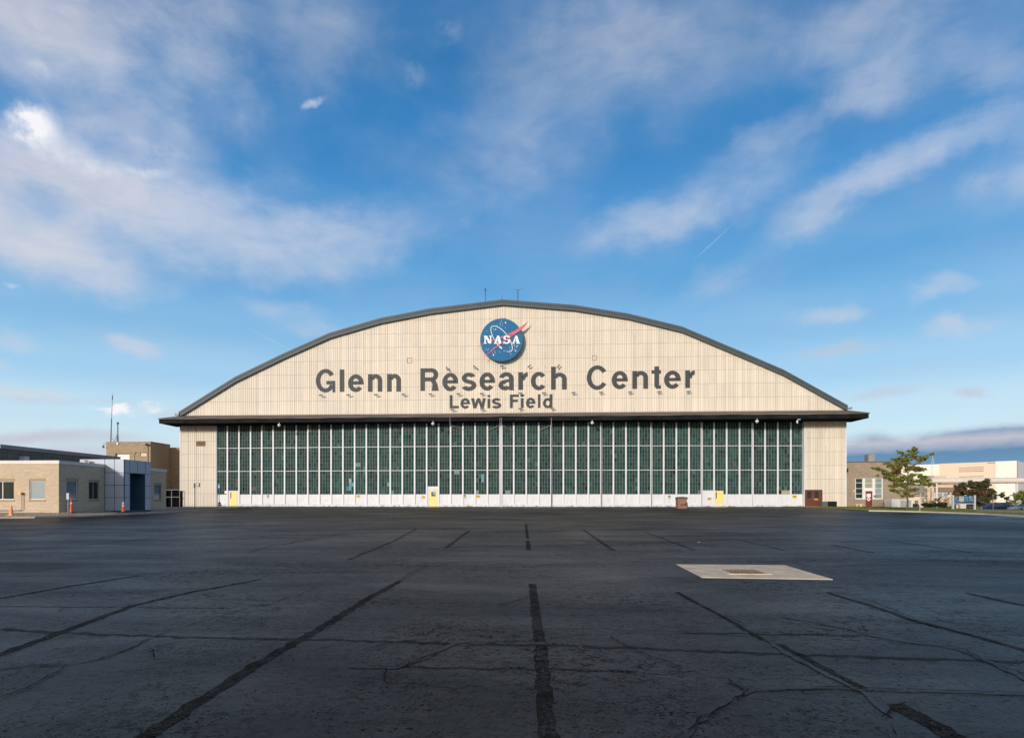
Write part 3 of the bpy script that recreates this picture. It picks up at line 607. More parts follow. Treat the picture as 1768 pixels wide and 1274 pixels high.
tag(pb.build('pebbles', MT['pebble']), 'loose brown gravel spread behind the left kerb', 'gravel', kind='stuff')
# right lawn, kerb, path, lot
E_ = [(1386, 876.6), (1440, 878.4), (1500, 882.3), (1560, 883.6), (1600, 884.6), (1650, 886.4), (1700, 888.6), (1768, 893), (1900, 901)]
GP_ = [gp(*p) for p in E_]
kerb('kerb', list(GP_[2:]), MT['rkerb'], 0.24, 0.11)
gr_ = MB()
def lawnz(x, y): return g(x, y) + 0.07
EDG = sorted([(p.y, p.x) for p in GP_])
def edge(y):
    if y <= EDG[0][0]: return EDG[0][1] - (EDG[0][0] - y) * .15
    for (ya, xa), (yb, xb) in zip(EDG, EDG[1:]):
        if ya <= y <= yb: return xa + (xb - xa) * (y - ya) / (yb - ya)
    return EDG[-1][1]
ys_ = sorted({*[q[0] for q in EDG], *[36 + i * 1.5 for i in range(38)], 60, 70, 80, 83.5, 91.5})
offs = [0.05, .22, .5, 1, 2, 4, 7, 10, 14, 18, 23, 28, 40, 80]
for y0, y1 in zip(ys_, ys_[1:]):
    for o0, o1 in zip(offs, offs[1:]):
        q = []
        for y, o_ in ((y0, o0), (y0, o1), (y1, o1), (y1, o0)):
            x = edge(y) + o_; q.append((x, y, lawnz(x, y) if o_ > .3 else g(x, y) + (.02 if o_ < .1 else .075)))
        gr_.quad(*q)
o = gr_.build('lawn', MT['grass']); o['kind'] = 'structure'
bl = MB()
for _ in range(30000):
    y = U(40, 91); x = edge(y) + .3 + 26 * R() ** 2.2
    z = lawnz(x, y); h = U(.03, .08); a = U(0, 6.28); dx, dy = math.cos(a) * .02, math.sin(a) * .02
    bl.tri((x - dx, y - dy, z), (x + dx, y + dy, z), (x + U(-.03, .03), y + U(-.03, .03), z + h))
tag(bl.build('grass', MT['blade']), 'short mown grass along the right edge of the tarmac', 'grass', kind='stuff')
ph = MB(); pp = [gp(1686, 884.4), gp(1768, 887.2), gp(1900, 891)]; qq = [gp(1689, 882.0), gp(1768, 883.5), gp(1900, 885)]
for i in range(2):
    ph.quad(pp[i] + Vector((0, 0, .10)), pp[i + 1] + Vector((0, 0, .10)), qq[i + 1] + Vector((0, 0, .10)), qq[i] + Vector((0, 0, .10)))
o = ph.build('path', MT['path']); o['kind'] = 'structure'
lt = MB(); lt.quad((52, 93, -.22), (400, 93, -.22), (400, 104, -1.32), (52, 104, -1.32)); lt.quad((52, 104, -1.32), (400, 104, -1.32), (400, 300, -1.32), (52, 300, -1.32))
lt2 = MB(); lt2.quad((30, 104, -1.19), (400, 104, -1.19), (400, 260, -1.19), (30, 260, -1.19)); o = lt2.build('parking_lot', MT['lot']); o['kind'] = 'structure'
# ================================================================== HANGAR
XL, XR = at(311, D), at(1461, D); XC = at(864.5, 82.6)
hg = empty('hangar', (XC, D, 0), 'huge beige arched hangar with green glazed sliding doors across its front', 'hangar')
OUT = [(308.6, 711), (406, 650.5), (487.8, 610.9), (569, 574.7), (656, 549.3), (742, 532.7), (867.3, 517.3), (991.7, 526.8), (1085, 541.5), (1177.8, 564.1), (1288, 610.4), (1353, 638.3), (1463.5, 699.5)]
FY = D - 0.45
ARC = [pt(a, b, FY) for a, b in OUT]
def arch_z(x, drop=0.0):
    for p, q in zip(ARC, ARC[1:]):
        if p.x <= x <= q.x: return p.z + (q.z - p.z) * (x - p.x) / (q.x - p.x) - drop
    return (ARC[0].z if x < ARC[0].x else ARC[-1].z) - drop
CZ = 12.55       # canopy roof line on the wall
PER = 0.30
def prof_pts(x0, x1):
    k0 = math.floor(x0 / PER); out = [x0]; k = k0
    while k * PER < x1 + PER:
        for f in (0.0, 0.14, 0.50, 0.64):
            x = (k + f) * PER
            if x0 < x < x1: out.append(x)
        k += 1
    return out + [x1]
def prof(x):
    f = (x / PER) % 1.0; d = 0.042
    if f < .14: return d * f / .14
    if f < .50: return d
    if f < .64: return d * (1 - (f - .5) / .14)
    return 0.0
def ribwall(b, x0, x1, zb, ztop, Yw):
    xs = prof_pts(x0, x1)
    for a, c in zip(xs, xs[1:]):
        za = ztop(a) if callable(ztop) else ztop; zc_ = ztop(c) if callable(ztop) else ztop
        if za <= zb + .01 and zc_ <= zb + .01: continue
        b.quad((a, Yw - prof(a), zb), (c, Yw - prof(c), zb), (c, Yw - prof(c), max(zc_, zb)), (a, Yw - prof(a), max(za, zb)))
b = MB(); ribwall(b, XL, XR, CZ - 0.3, lambda x: arch_z(x, 0.62), D); b.build('gable_wall', MT['siding'], hg)
XJL, XJR = at(374, D), at(1389.5, D)
b = MB(); ribwall(b, XL, XJL, -.05, CZ - .3, D); b.quad((XJL, D, -.05), (XJL, D + 1.0, -.05), (XJL, D + 1.0, CZ - .3), (XJL, D, CZ - .3)); b.build('front_wall', MT['siding'], hg)
b = MB(); ribwall(b, XJR, XR, -.05, CZ - .3, D); b.build('front_wall', MT['siding'], hg)
for xa_, xb_ in ((XL - .02, XL + .10), (XR - .10, XR + .02)): b = MB(); b.box(xa_, D - .06, -.05, xb_, D + .3, CZ); b.build('corner_trim', MT['white'], hg)
b = MB(); b.box(XL, D + .06, -.05, XL + .3, D + 62, CZ + .2); b.box(XR - .3, D + .06, -.05, XR, D + 62, CZ + .2); b.box(XL, D + 61.7, -.05, XR, D + 62, CZ); b.build('side_wall', MT['siding'], hg)
# arched roof
b = MB()
for p, q in zip(ARC, ARC[1:]):
    b.quad((p.x, D - .3, p.z - .03), (q.x, D - .3, q.z - .03), (q.x, D + 62, q.z - .03), (p.x, D + 62, p.z - .03))
b.build('roof', MT['roof'], hg)
b = MB()
for p, q in zip(ARC, ARC[1:]):
    L = Vector((q.x - p.x, 0, q.z - p.z)); 
    for (z1, z2, y) in ((0.0, 0.30, FY - .06), (0.30, 0.72, FY)):
        b.prism([(p.x, y, p.z - z2), (q.x, y, q.z - z2), (q.x, y, q.z - z1 - (.0 if z1 == 0 else 0)), (p.x, y, p.z - z1)], (0, D - .05 - y, 0))
b.build('roof_trim', MT['fascia'], hg)
for px, sg in ((1467, 1), (305.5, -1)):
    b = MB(); p = ARC[-1] if sg > 0 else ARC[0]; b.tube([(p.x - sg * .1, FY - .1, p.z - .45), (p.x + sg * .45, FY - .1, p.z - .38), (p.x + sg * .5, FY - .1, p.z - .2)], [.14, .13, .05], 8); b.build('gutter_end', MT['galv'], hg)
# canopy
CY = 80.8; XA, XB = at(274.5, CY), at(1500, CY); SOF = 11.15; FT = 11.78
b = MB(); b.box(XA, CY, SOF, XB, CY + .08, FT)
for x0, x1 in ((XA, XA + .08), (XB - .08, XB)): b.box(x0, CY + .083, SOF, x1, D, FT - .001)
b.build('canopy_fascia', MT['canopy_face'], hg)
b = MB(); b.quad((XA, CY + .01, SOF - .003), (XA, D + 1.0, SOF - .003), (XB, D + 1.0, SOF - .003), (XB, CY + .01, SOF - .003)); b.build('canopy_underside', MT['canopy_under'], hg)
b = MB()
segs = 60; ov = .10
def wav(i): return 0.025 * math.sin(i * 1.7) + 0.02 * math.sin(i * .43)
XWA, XWB = XL + .1, XR + .3
for i in range(segs):
    f0, f1 = i / segs, (i + 1) / segs
    xa0, xa1 = XA - ov + (XB - XA + 2 * ov) * f0, XA - ov + (XB - XA + 2 * ov) * f1; xb0, xb1 = XWA + (XWB - XWA) * f0, XWA + (XWB - XWA) * f1
    b.quad((xa0, CY - ov, FT + wav(i)), (xa1, CY - ov, FT + wav(i + 1)), (xb1, D - .02, CZ + .02), (xb0, D - .02, CZ + .02))
    b.quad((xa0, CY - ov, FT - .10 + wav(i)), (xa1, CY - ov, FT - .10 + wav(i + 1)), (xa1, CY - ov, FT + wav(i + 1)), (xa0, CY - ov, FT + wav(i)))
b.tri((XB + ov, CY - ov, FT + .02), (XB + .1, D, FT + .02), (XWB, D, CZ + .02)); b.tri((XA - ov, CY - ov, FT + .02), (XWA, D, CZ + .02), (XA - .1, D, FT + .02))
b.build('canopy_roof', MT['shingle'], hg)
# doors: twelve leaves of four bays
ST = [374.3, 393, 413, 433, 452.3, 472, 491.7, 511.9, 531.7, 551.5, 572, 592.3, 612.5, 632.7, 653.3, 674, 694.8, 716, 736.8, 757.4, 778, 799.2, 820.4, 841.6, 863.2]
SR = [865.6, 887.0, 908.5, 930, 951.5, 972.6, 994.1, 1015.8, 1037.4, 1058.9, 1080.6, 1102.3, 1124, 1145.7, 1167.5, 1189.3, 1211, 1232.6, 1254.3, 1276.5, 1298.8, 1320.5, 1342.6, 1365, 1387.5]
ROWZ = [1.68 + i * (11.25 - 1.68) / 18 for i in range(19)]
GREEN = [(0.019, 0.060, 0.052), (0.024, 0.070, 0.058), (0.013, 0.043, 0.038), (0.026, 0.064, 0.049), (0.018, 0.053, 0.056), (0.030, 0.058, 0.054)]
SPECIAL = {}   # (global bay, row, col) -> colour
def sp_(px, py, c, w=1):
    L = ST + SR[1:]; i = max(k for k in range(len(L)) if L[k] <= px)
    f = (px - L[i]) / (L[i + 1] - L[i]); col = min(3, int(f * 4)); z = zat(px, py, 83.5); row = min(17, max(0, int((z - 1.68) / (11.25 - 1.68) * 18)))
    SPECIAL[(i, row, col)] = c
BLU = (0.12, 0.28, 0.36); GRY = (0.17, 0.25, 0.26); PNK = (0.11, 0.08, 0.085)
for a in [(604, 829, BLU), (607, 835, BLU), (607, 841, BLU), (602, 842, (0.06, 0.2, 0.25)), (610, 838, BLU), (605, 827, (.35, .4, .3)), (420.5, 843, (.01, .005, .005)), (434, 843, PNK), (439, 841, PNK), (410, 831, PNK), (411, 834, PNK),
    (616, 802, GRY), (620, 802, GRY), (487.5, 790, (.06, .12, .1)), (455, 737, (.14, .16, .11)), (455, 745, (.1, .1, .09)), (533, 737, (.16, .17, .13)), (533, 743, (.12, .14, .11)),
    (787, 816, GRY), (790, 816, BLU), (793, 816, GRY), (832, 820, BLU), (833, 826, BLU), (824, 849, GRY), (874, 849, GRY), (877, 849, GRY), (671, 836, GRY), (679, 848, (.1, .25, .3)), (1270, 803, PNK), (1268, 803, PNK), (1209, 851, (.1, .14, .13)),
    (1344.5, 850, (.015, .012, .012)), (1350, 850, (.36, .33, .20)), (1355, 850, (.38, .34, .21)), (1361, 850, (.34, .31, .2)), (1208, 732, (.06, .09, .08))]: sp_(*a)
door_px = {1: 'left', 18: 'mid', 40: 'right'}
for half in (0, 1):
    L = ST if half == 0 else SR
    for lf in range(6):
        k = 5 - lf if half == 0 else lf
        Yl = 82.6 + (0.30 if half == 0 else 0.40) * k
        st = L[lf * 4: lf * 4 + 5]; xs = [at(p, Yl) for p in st]
        lo = empty('sliding_door', ((xs[0] + xs[4]) / 2, Yl, 0), None, None); lo.location = Vector(((xs[0] + xs[4]) / 2, Yl, 0)) - hg.location; lo.parent = hg
        fm = MB(); SW = 0.10
        for j, x in enumerate(xs):
            a, c = x - SW, x + SW
            if j == 0: a = x - .02
            if j == 4: c = x - .01
            if half == 1 and j == 0: a = x + .0; c = x + .16
            fm.box(a, Yl - .10, 0.04, c, Yl + .12, 11.28)
        fm.box(xs[0] + .2, Yl - .04, 11.25, xs[4] - .2, Yl + .1, 11.34)
        gaps = []
        for j in range(4):
            a = xs[j] + (.10 if not (half == 1 and j == 0) else .16); c = xs[j + 1] - SW - (.0 if j < 3 else .0)
            gaps.append((a, c))
            for r in (6, 12): fm.box(a, Yl - .055, ROWZ[r] - .032, c, Yl + .05, ROWZ[r] + .032)
        fm.build('frame', MT['white'], lo)
        for j, (a, c) in enumerate(gaps):
            kp = MB()
            gb = half * 24 + lf * 4 + j
            ztop = 1.66; z0 = .05
            if gb in door_px: continue
            kp.quad((a, Yl + .0, .42), (c, Yl + .0, .42), (c, Yl, ztop), (a, Yl, ztop)); kp.quad((a, Yl - .07, .34), (c, Yl - .07, .34), (c, Yl, .42), (a, Yl, .42)); kp.quad((a, Yl - .07, z0), (c, Yl - .07, z0), (c, Yl - .07, .34), (a, Yl - .07, .34))
            kp.box(a, Yl - .02, ztop, c, Yl + .03, ROWZ[0] + .02)
            kp.build('kick_panel', MT['kick'], lo)
        for j, (a, c) in enumerate(gaps):
            gb = half * 24 + lf * 4 + j; r0 = 0
            if gb in door_px: r0 = 1 if door_px[gb] != 'mid' else 2
            w = MB()
            cw = (c - a) / 4; tilt = [U(-.012, .012) for _ in range(80)]
            bt = U(.82, 1.16)
            for r in range(r0, 18):
                for q in range(4):
                    col = SPECIAL.get((gb, r, q))
                    if col is None:
                        cg = random.choice(GREEN); s_ = U(.78, 1.22) * bt; col = tuple(x * s_ for x in cg)
                        if R() < .02: col = tuple(x * 1.5 + .015 for x in col)
                        elif R() < .02: col = tuple(x * .4 for x in col)
                    x0, x1 = a + q * cw, a + (q + 1) * cw; t0 = U(-.006, .006); t1 = U(-.006, .006)
                    w.quad((x0, Yl + t0, ROWZ[r]), (x1, Yl - t0, ROWZ[r]), (x1, Yl + t1, ROWZ[r + 1]), (x0, Yl - t1, ROWZ[r + 1]), col)
            w.mi = 1
            for q in range(1, 4): x = a + q * cw; w.box(x - .018, Yl - .03, ROWZ[r0], x + .018, Yl - .012, ROWZ[18])
            for r in range(r0, 19):
                if r in (6, 12): continue
                w.box(a, Yl - .034, ROWZ[r] - .008, c, Yl - .011, ROWZ[r] + .008)
            w.build('window', [MT['pane'], MT['mullion']], lo)
        for j, (a, c) in enumerate(gaps):
            gb = half * 24 + lf * 4 + j
            if gb not in door_px: continue
            wch = door_px[gb]
            dx = {'left': (395.9, 409.5), 'mid': (740.9, 754.9), 'right': (1233.2, 1248.9)}[wch]
            x0, x1 = at(dx[0], Yl), at(dx[1], Yl); top = ROWZ[1] - .02 if wch != 'mid' else ROWZ[2] - .02
            zd = {'left': 2.05, 'mid': 2.22, 'right': 2.14}[wch]
            s = MB()
            s.box(a - .03, Yl - .02, zd + .02, c + .03, Yl + .05, top + .03)
            if x0 - a > .02: s.box(a - .03, Yl - .02, .05, x0 - .02, Yl + .05, zd)
            if c - x1 > .02: s.box(x1 + .02, Yl - .02, .05, c + .03, Yl + .05, zd + .018)
            s.build('door_surround', MT['kick'], lo)
            s = MB(); s.mi = 0; s.box(x0, Yl - .045, .10, x1, Yl - .005, zd)
            s.mi = 1
            if wch == 'mid':
                s.box(x0 + .30, Yl - .052, 1.42, x1 - .22, Yl - .046, 2.02)
                s.mi = 3; s.box(x0 + .50, Yl - .060, 1.60, x1 - .24, Yl - .053, 2.00)
            else: s.box(x0 + .17, Yl - .052, 1.15, x0 + .31, Yl - .046, 1.98)
            s.mi = 2; s.box(x0 + .03, Yl - .10, 1.0, x0 + .09, Yl - .045, 1.08); s.box(x0 + .03, Yl - .12, 1.03, x0 + .20, Yl - .10, 1.06)
            s.mi = 1; s.box(x0 - .03, Yl - .03, .05, x0 - .002, Yl + .03, zd + .02); s.box(x0 - .03, Yl - .03, zd + .002, x1 + .03, Yl - .021, zd + .022)
            if wch == 'left' or wch == 'right': s.box(x0 + .52, Yl - .05, 1.72, x0 + .82, Yl - .0465, 1.745)
            s.mi = 4; s.box(x0 - .25, Yl - .30, .0, x1 + .30, Yl - .12, .09)
            s.build('pass_door', [MT['yellow_door'], MT['black'], MT['galv'], MT['blind'], MT['concrete']], lo)
b = MB(); b.box(XC - .05, 82.42, 0, XC + .08, 82.49, 11.2); b.build('meeting_strip', MT['white'], hg)
b = MB(); b.box(XC - .09, 82.43, 0, XC - .055, 82.47, 11.2); b.build('door_seal', MT['black'], hg)
b = MB(); b.box(at(1388, D), D - .1, 0, XJR + .02, D + 1.2, 11.2); b.build('door_jamb', MT['white'], hg)
b = MB(); b.box(XJL - .06, D - .1, 0, XJL + .02, D - .02, 11.2); b.build('door_jamb', MT['white'], hg)
for a, c in ((863, 843), (952, 931), (778, 799), (866, 886)):
    b = MB(); b.tube([pt(a, 734, 82.2), pt(c, 743 if a != 778 else 741, 82.35)], .035, 6); b.build('track_arm', MT['galv'], hg)
for a in (777, 863.3, 866, 952): b = MB(); b.tube([pt(a, 721, 80.7), pt(a, 737, 80.7)], .03, 6); b.build('hanger_rod', MT['galv'], hg)
# brown double door in right front wall
x0, x1 = at(1388.6, D), at(1419, D); zt = zat(1404, 845.2, D)
b = MB(); b.box(x0 + .15, D - .12, .12, x1 - .1, D - .06, zt - .12); b.build('double_door', MT['brown'], hg)
b2 = [o for o in bpy.data.objects if o.name.startswith('double_door')][0]
b = MB(); b.box(x0 + .02, D - .16, .02, x0 + .15, D - .04, zt); b.box(x1 - .1, D - .16, .02, x1, D - .04, zt); b.box(x0 + .15, D - .16, zt - .12, x1 - .1, D - .04, zt); b.build('door_frame', MT['brown'], b2)
for a, c in ((1392.7, 1400), (1405.6, 1412.6)):
    b = MB(); b.box(at(a, D), D - .135, zat(a, 859.8, D), at(c, D), D - .122, zat(a, 848, D)); b.build('door_window', MT['glass_dark'], b2)
b = MB(); b.box(at(1402.6, D), D - .126, .14, at(1402.6, D) + .02, D - .121, zt - .13); b.build('door_gap', MT['black'], b2)
b = MB(); b.box(at(1404, D), D - .17, 1.0, at(1404, D) + .1, D - .125, 1.12); b.build('handle', MT['galv'], b2)
b = MB(); b.box(x0 - .05, D - .55, -.02, x1 + .05, D - .05, .11); b.build('step', MT['concrete'], hg)
b = MB(); vx0, vx1 = at(339, D), at(354.5, D); vz0, vz1 = zat(345, 770, D), zat(345, 761.5, D)
b.box(vx0, D - .08, vz0, vx1, D - .045, vz1)
for i in range(5): b.box(vx0 + .05, D - .10, vz0 + .06 + i * .12, vx1 - .05, D - .081, vz0 + .10 + i * .12)
b.build('louvre', P('rusty_louvre', (.17, .11, .06), .8, .3, 5), hg)
for p_ in ((703, 711, 618, 626.5), (1022, 1030, 614, 622)):
    b = MB(); a, c, e, f_ = p_; xa, xb = at(a, D), at(c, D); za, zb = zat(a, f_, D), zat(a, e, D)
    for (q0, q1, q2, q3) in ((xa, xa + .04, za, zb), (xb - .04, xb, za, zb), (xa, xb, za, za + .04), (xa, xb, zb - .04, zb)): b.box(q0, D - .09 - .002 * (q1 - q0 > .1), q2, q1, D - .04, q3)
    b.build('hatch_frame', MT['lintel'], hg)
# ---- painted lettering that follows the ribs
class Gl:
    def __init__(s): s.q = []
    def rect(s, x0, y0, x1, y1): s.q.append([(x0, y0), (x1, y0), (x1, y1), (x0, y1)])
    def quad(s, *p): s.q.append(list(p))
    def arc(s, cx, cy, rx, ry, sx, sy, a0, a1, n=28):
        for i in range(n):
            t0 = math.radians(a0 + (a1 - a0) * i / n); t1 = math.radians(a0 + (a1 - a0) * (i + 1) / n)
            def o(t, k): return (cx + (rx - sx * k) * math.cos(t), cy + (ry - sy * k) * math.sin(t))
            s.q.append([o(t0, 0), o(t1, 0), o(t1, 1), o(t0, 1)])
def glyph(ch, w, h, s):
    G = Gl(); v = s * .86
    if ch in 'l': G.rect(0, 0, w, h)
    elif ch == 'i': G.rect(0, 0, w, h * .72); G.rect(0, h * .82, w, h)
    elif ch == 'L': G.rect(0, 0, s, h); G.rect(s, 0, w, v)
    elif ch == 'F': G.rect(0, 0, s, h); G.rect(s, h - v, w, h); G.rect(s, h * .44, w * .88, h * .44 + v)
    elif ch == 't':
        x = w * .30; G.rect(x, h * .13, x + s, h); G.rect(0, h * .67, x, h * .67 + v * .9); G.rect(x + s, h * .67, w, h * .67 + v * .9)
        G.quad((x, h * .13), (x + s, h * .13), (x + s * 1.1, v * .85), (x + s * .35, 0)); G.quad((x + s * .35, 0), (w, 0), (w, v * .85), (x + s * 1.1, v * .85))
    elif ch in 'nh':
        xh = h if ch == 'n' else h * .74
        G.rect(0, 0, s, h); r = (w - 0) / 2
        G.rect(w - s, 0, w, xh * .62); G.arc(w * .54, xh * .62, w * .46, xh * .38 + .0, s, v, 0, 165)
    elif ch == 'r':
        G.rect(0, 0, s, h); G.arc(w * .98, h * .50, w * .72, h * .50, s * .8, v * 1.05, 92, 172, 12)
    elif ch == 'e':
        G.arc(w / 2, h / 2, w / 2, h / 2, s, v, 0, 322, 36); G.rect(s * .9, h * .42, w - s * .5, h * .42 + v * .82); G.rect(w - s, h * .42, w, h * .52)
    elif ch in 'c': G.arc(w / 2, h / 2, w / 2, h / 2, s, v, 38, 322, 36)
    elif ch in 'CG':
        G.arc(w / 2, h / 2, w / 2, h / 2, s, v, 32, 328 if ch == 'C' else 334, 40)
        if ch == 'G': G.rect(w * .54, h * .34, w, h * .34 + v * .88); G.rect(w - s * .62, 0, w, h * .34)
    elif ch == 'R':
        G.rect(0, 0, s, h); G.rect(s, h - v, w * .60, h); G.rect(s, h * .42, w * .60, h * .42 + v)
        G.arc(w * .60, (h + h * .42) / 2, w * .37, (h - h * .42) / 2, s, v, -90, 90, 20)
        G.quad((w * .86 - s, 0), (w, 0), (w * .92, h * .30), (w * .90 - s, h * .30)); G.quad((w * .90 - s, h * .30), (w * .92, h * .30), (w * .82, h * .47), (w * .55, h * .44))
    elif ch == 'a':
        G.rect(w - s * 1.08, h * .08, w - s * .08, h * .66); G.quad((w - s * 1.05, h * .08), (w - s, 0), (w, 0), (w - s * .08, h * .12))
        G.arc(w * .5, h * .66, w * .46, h * .34, s, v, 0, 172, 22)
        G.arc(w * .42, h * .29, w * .42, h * .29, s, v, 75, 330, 26); G.quad((w * .50, h * .42), (w - s * .9, h * .48), (w - s * .9, h * .64), (w * .42, h * .58))
    elif ch == 's':
        G.arc(w * .5, h * .70, w * .47, h * .30, s, v, 20, 272, 26); G.arc(w * .5, h * .30, w * .5, h * .30, s, v, 92, -160, 26)
    elif ch == 'd':
        G.rect(w - s, 0, w, h); G.arc(w * .5, h * .36, w * .5, h * .37, s, v, 20, 340, 34)
    elif ch == 'w':
        q = s * 1.02; xs_ = [0, w * .25, w * .5, w * .75, w]
        G.quad((w * .25 - q / 2, 0), (w * .25 + q / 2, 0), (q, h), (0, h)); G.quad((w * .25 - q / 2, 0), (w * .25 + q / 2, 0), (w * .5 + q / 2, h), (w * .5 - q / 2, h))
        G.quad((w * .75 - q / 2, 0), (w * .75 + q / 2, 0), (w * .5 + q / 2, h), (w * .5 - q / 2, h)); G.quad((w * .75 - q / 2, 0), (w * .75 + q / 2, 0), (w, h), (w - q, h))
    return G.q
def painted(word, letters, stroke):
    for ch, x0p, x1p, ytp, ybp in letters:
        bm = bmesh.new()
        x0, x1 = at(x0p, D), at(x1p, D); zb, zt_ = zat((x0p + x1p) / 2, ybp, D), zat((x0p + x1p) / 2, ytp, D)
        for qi, q in enumerate(glyph(ch, x1 - x0, zt_ - zb, stroke)):
            lay = 0.004 + 0.0007 * (qi % 9)
            bm.faces.new([bm.verts.new((x0 + a, D - lay, zb + c)) for a, c in q])
        for x in prof_pts(x0, x1)[1:-1]:
            bmesh.ops.bisect_plane(bm, geom=bm.verts[:] + bm.edges[:] + bm.faces[:], plane_co=(x, 0, 0), plane_no=(1, 0, 0), dist=1e-5)
        for v_ in bm.verts: v_.co.y -= prof(v_.co.x + 1e-6); v_.co -= hg.location
        me = bpy.data.meshes.new('painted_letter'); bm.to_mesh(me); bm.free(); me.materials.append(MT['letter'])
        o = bpy.data.objects.new('painted_letter', me); COL.objects.link(o); o.parent = hg; o['label'] = 'dark grey painted letter %s of the word %s' % (ch, word)
painted('Glenn', [('G', 545.4, 579.1, 636.9, 677.7), ('l', 586.6, 594.8, 637.9, 676.6), ('e', 601, 628.1, 646.3, 677), ('n', 635.4, 660.3, 646, 676.4), ('n', 668.3, 692.6, 645.6, 676.2)], .65)
painted('Research', [('R', 725.9, 757.9, 635.8, 674.9), ('e', 763.9, 791.2, 643.7, 675.5), ('s', 796.6, 822.6, 643.3, 675), ('e', 827.8, 854.8, 643, 674.6), ('a', 860.6, 887.9, 642.6, 674), ('r', 895, 912, 642.7, 673.2), ('c', 916.5, 944.5, 642, 673.8), ('h', 951.3, 978.6, 633, 672.7)], .64)
painted('Center', [('C', 1013, 1049.6, 630.8, 673.2), ('e', 1056, 1084, 640.5, 672), ('n', 1091.7, 1119, 640.5, 671.4), ('t', 1124.8, 1141, 632.6, 671.2), ('e', 1146.5, 1175.5, 639.8, 671.4), ('r', 1183, 1200.2, 639.4, 670)], .63)
painted('Lewis', [('L', 776.4, 792.5, 682, 705), ('e', 795, 811.7, 687.4, 705.6), ('w', 813.4, 839, 687.4, 705), ('i', 841.7, 846.7, 681.8, 704.8), ('s', 848.8, 865.6, 687.2, 705.4)], .40)
painted('Field', [('F', 880.4, 895.9, 681, 704.6), ('i', 899.3, 904.3, 680.8, 704.5), ('e', 908, 924.5, 686.5, 705), ('l', 928.8, 933.2, 680.6, 704.2), ('d', 937.4, 954, 680.6, 704.6)], .40)
# ---- round sign
LY = 83.0
def z7(x, y, Y=LY): return pt(780 + x / 7.96, 480 + y / 7.96, Y)
cc_ = z7(683, 849); rr_ = (975 - 390) / 2 / 7.96 * depth(cc_.x, LY) / F
lg = empty('round_sign', (cc_.x, LY, cc_.z - rr_), 'round blue sign with white serif lettering, orbit ring and red swoosh', 'sign')
b = MB(); b.prism([(cc_.x + rr_ * math.cos(t * math.pi / 48), LY, cc_.z + rr_ * math.sin(t * math.pi / 48)) for t in range(96)], (0, .45, 0)); b.build('disc', MT['logo_blue'], lg)
b = MB()
for a in (-1, 1):
    for c_ in (-1, 1): b.tube([(cc_.x + a * 1.4, LY + .44, cc_.z + c_ * 1.2), (cc_.x + a * 1.4, D - .03, cc_.z + c_ * 1.2)], .06, 6)
b.build('standoff', MT['black'], lg)
def plate(name, pts, Y, th, mat):
    b = MB(); b.prism([z7(x, y, LY) + Vector((0, Y - LY, 0)) for x, y in pts], (0, th, 0)); return b.build(name, mat, lg)
def strip7(pts, ws, Y, th, name, mat):
    b = MB(); n = len(pts)
    P2 = [Vector((x, y)) for x, y in pts]; Lf = []; Rt = []
    for i, p in enumerate(P2):
        d = (P2[min(i + 1, n - 1)] - P2[max(i - 1, 0)]).normalized(); nn = Vector((-d.y, d.x)) * (ws if isinstance(ws, (int, float)) else ws[i]) / 2; Lf.append(p + nn); Rt.append(p - nn)
    for i in range(n - 1):
        q = [Lf[i], Rt[i], Rt[i + 1], Lf[i + 1]]; b.prism([z7(p.x, p.y, LY) + Vector((0, Y - LY, 0)) for p in q], (0, th, 0))
    return b.build(name, mat, lg)
orbit = [(690, 968), (660, 945), (635, 918), (608, 880), (585, 845), (562, 800), (545, 755), (536, 715), (540, 680), (556, 664), (585, 659), (622, 668), (660, 688), (700, 720), (740, 760), (775, 805), (803, 855), (822, 905), (832, 945), (832, 980), (820, 1005), (795, 1015), (768, 1011), (745, 1002)]
strip7(orbit, [17, 15, 12, 9, 7, 7, 7, 7, 7, 7, 7, 7, 7, 7, 7, 7, 7, 7, 7, 7, 7, 6, 5, 2], LY - .03, .028, 'orbit_ring', MT['logo_white'])
up = [(360, 938), (450, 897), (550, 852), (690, 804), (790, 766), (860, 728), (920, 690), (975, 655), (1022, 618), (1056, 585), (1042, 622), (1010, 662), (965, 705), (918, 742), (868, 768), (790, 786), (700, 822), (620, 848), (540, 874), (440, 908), (368, 940)]
b = MB()
nU = len(up)
for i in range(9):
    q = [up[i], up[i + 1], up[nU - 2 - i] if i < 9 else up[9], up[nU - 1 - i]]
    b.prism([z7(x, y, LY) + Vector((0, -.05, 0)) for x, y in q], (0, .045, 0))
b.build('swoosh', MT['logo_red'], lg)
low = [(436, 1104), (500, 1045), (590, 968), (690, 893), (780, 830), (870, 765), (925, 730), (965, 700)]
strip7(low, [5, 9, 12, 13, 13, 14, 12, 4], LY - .11, .03, 'swoosh', MT['logo_red'])
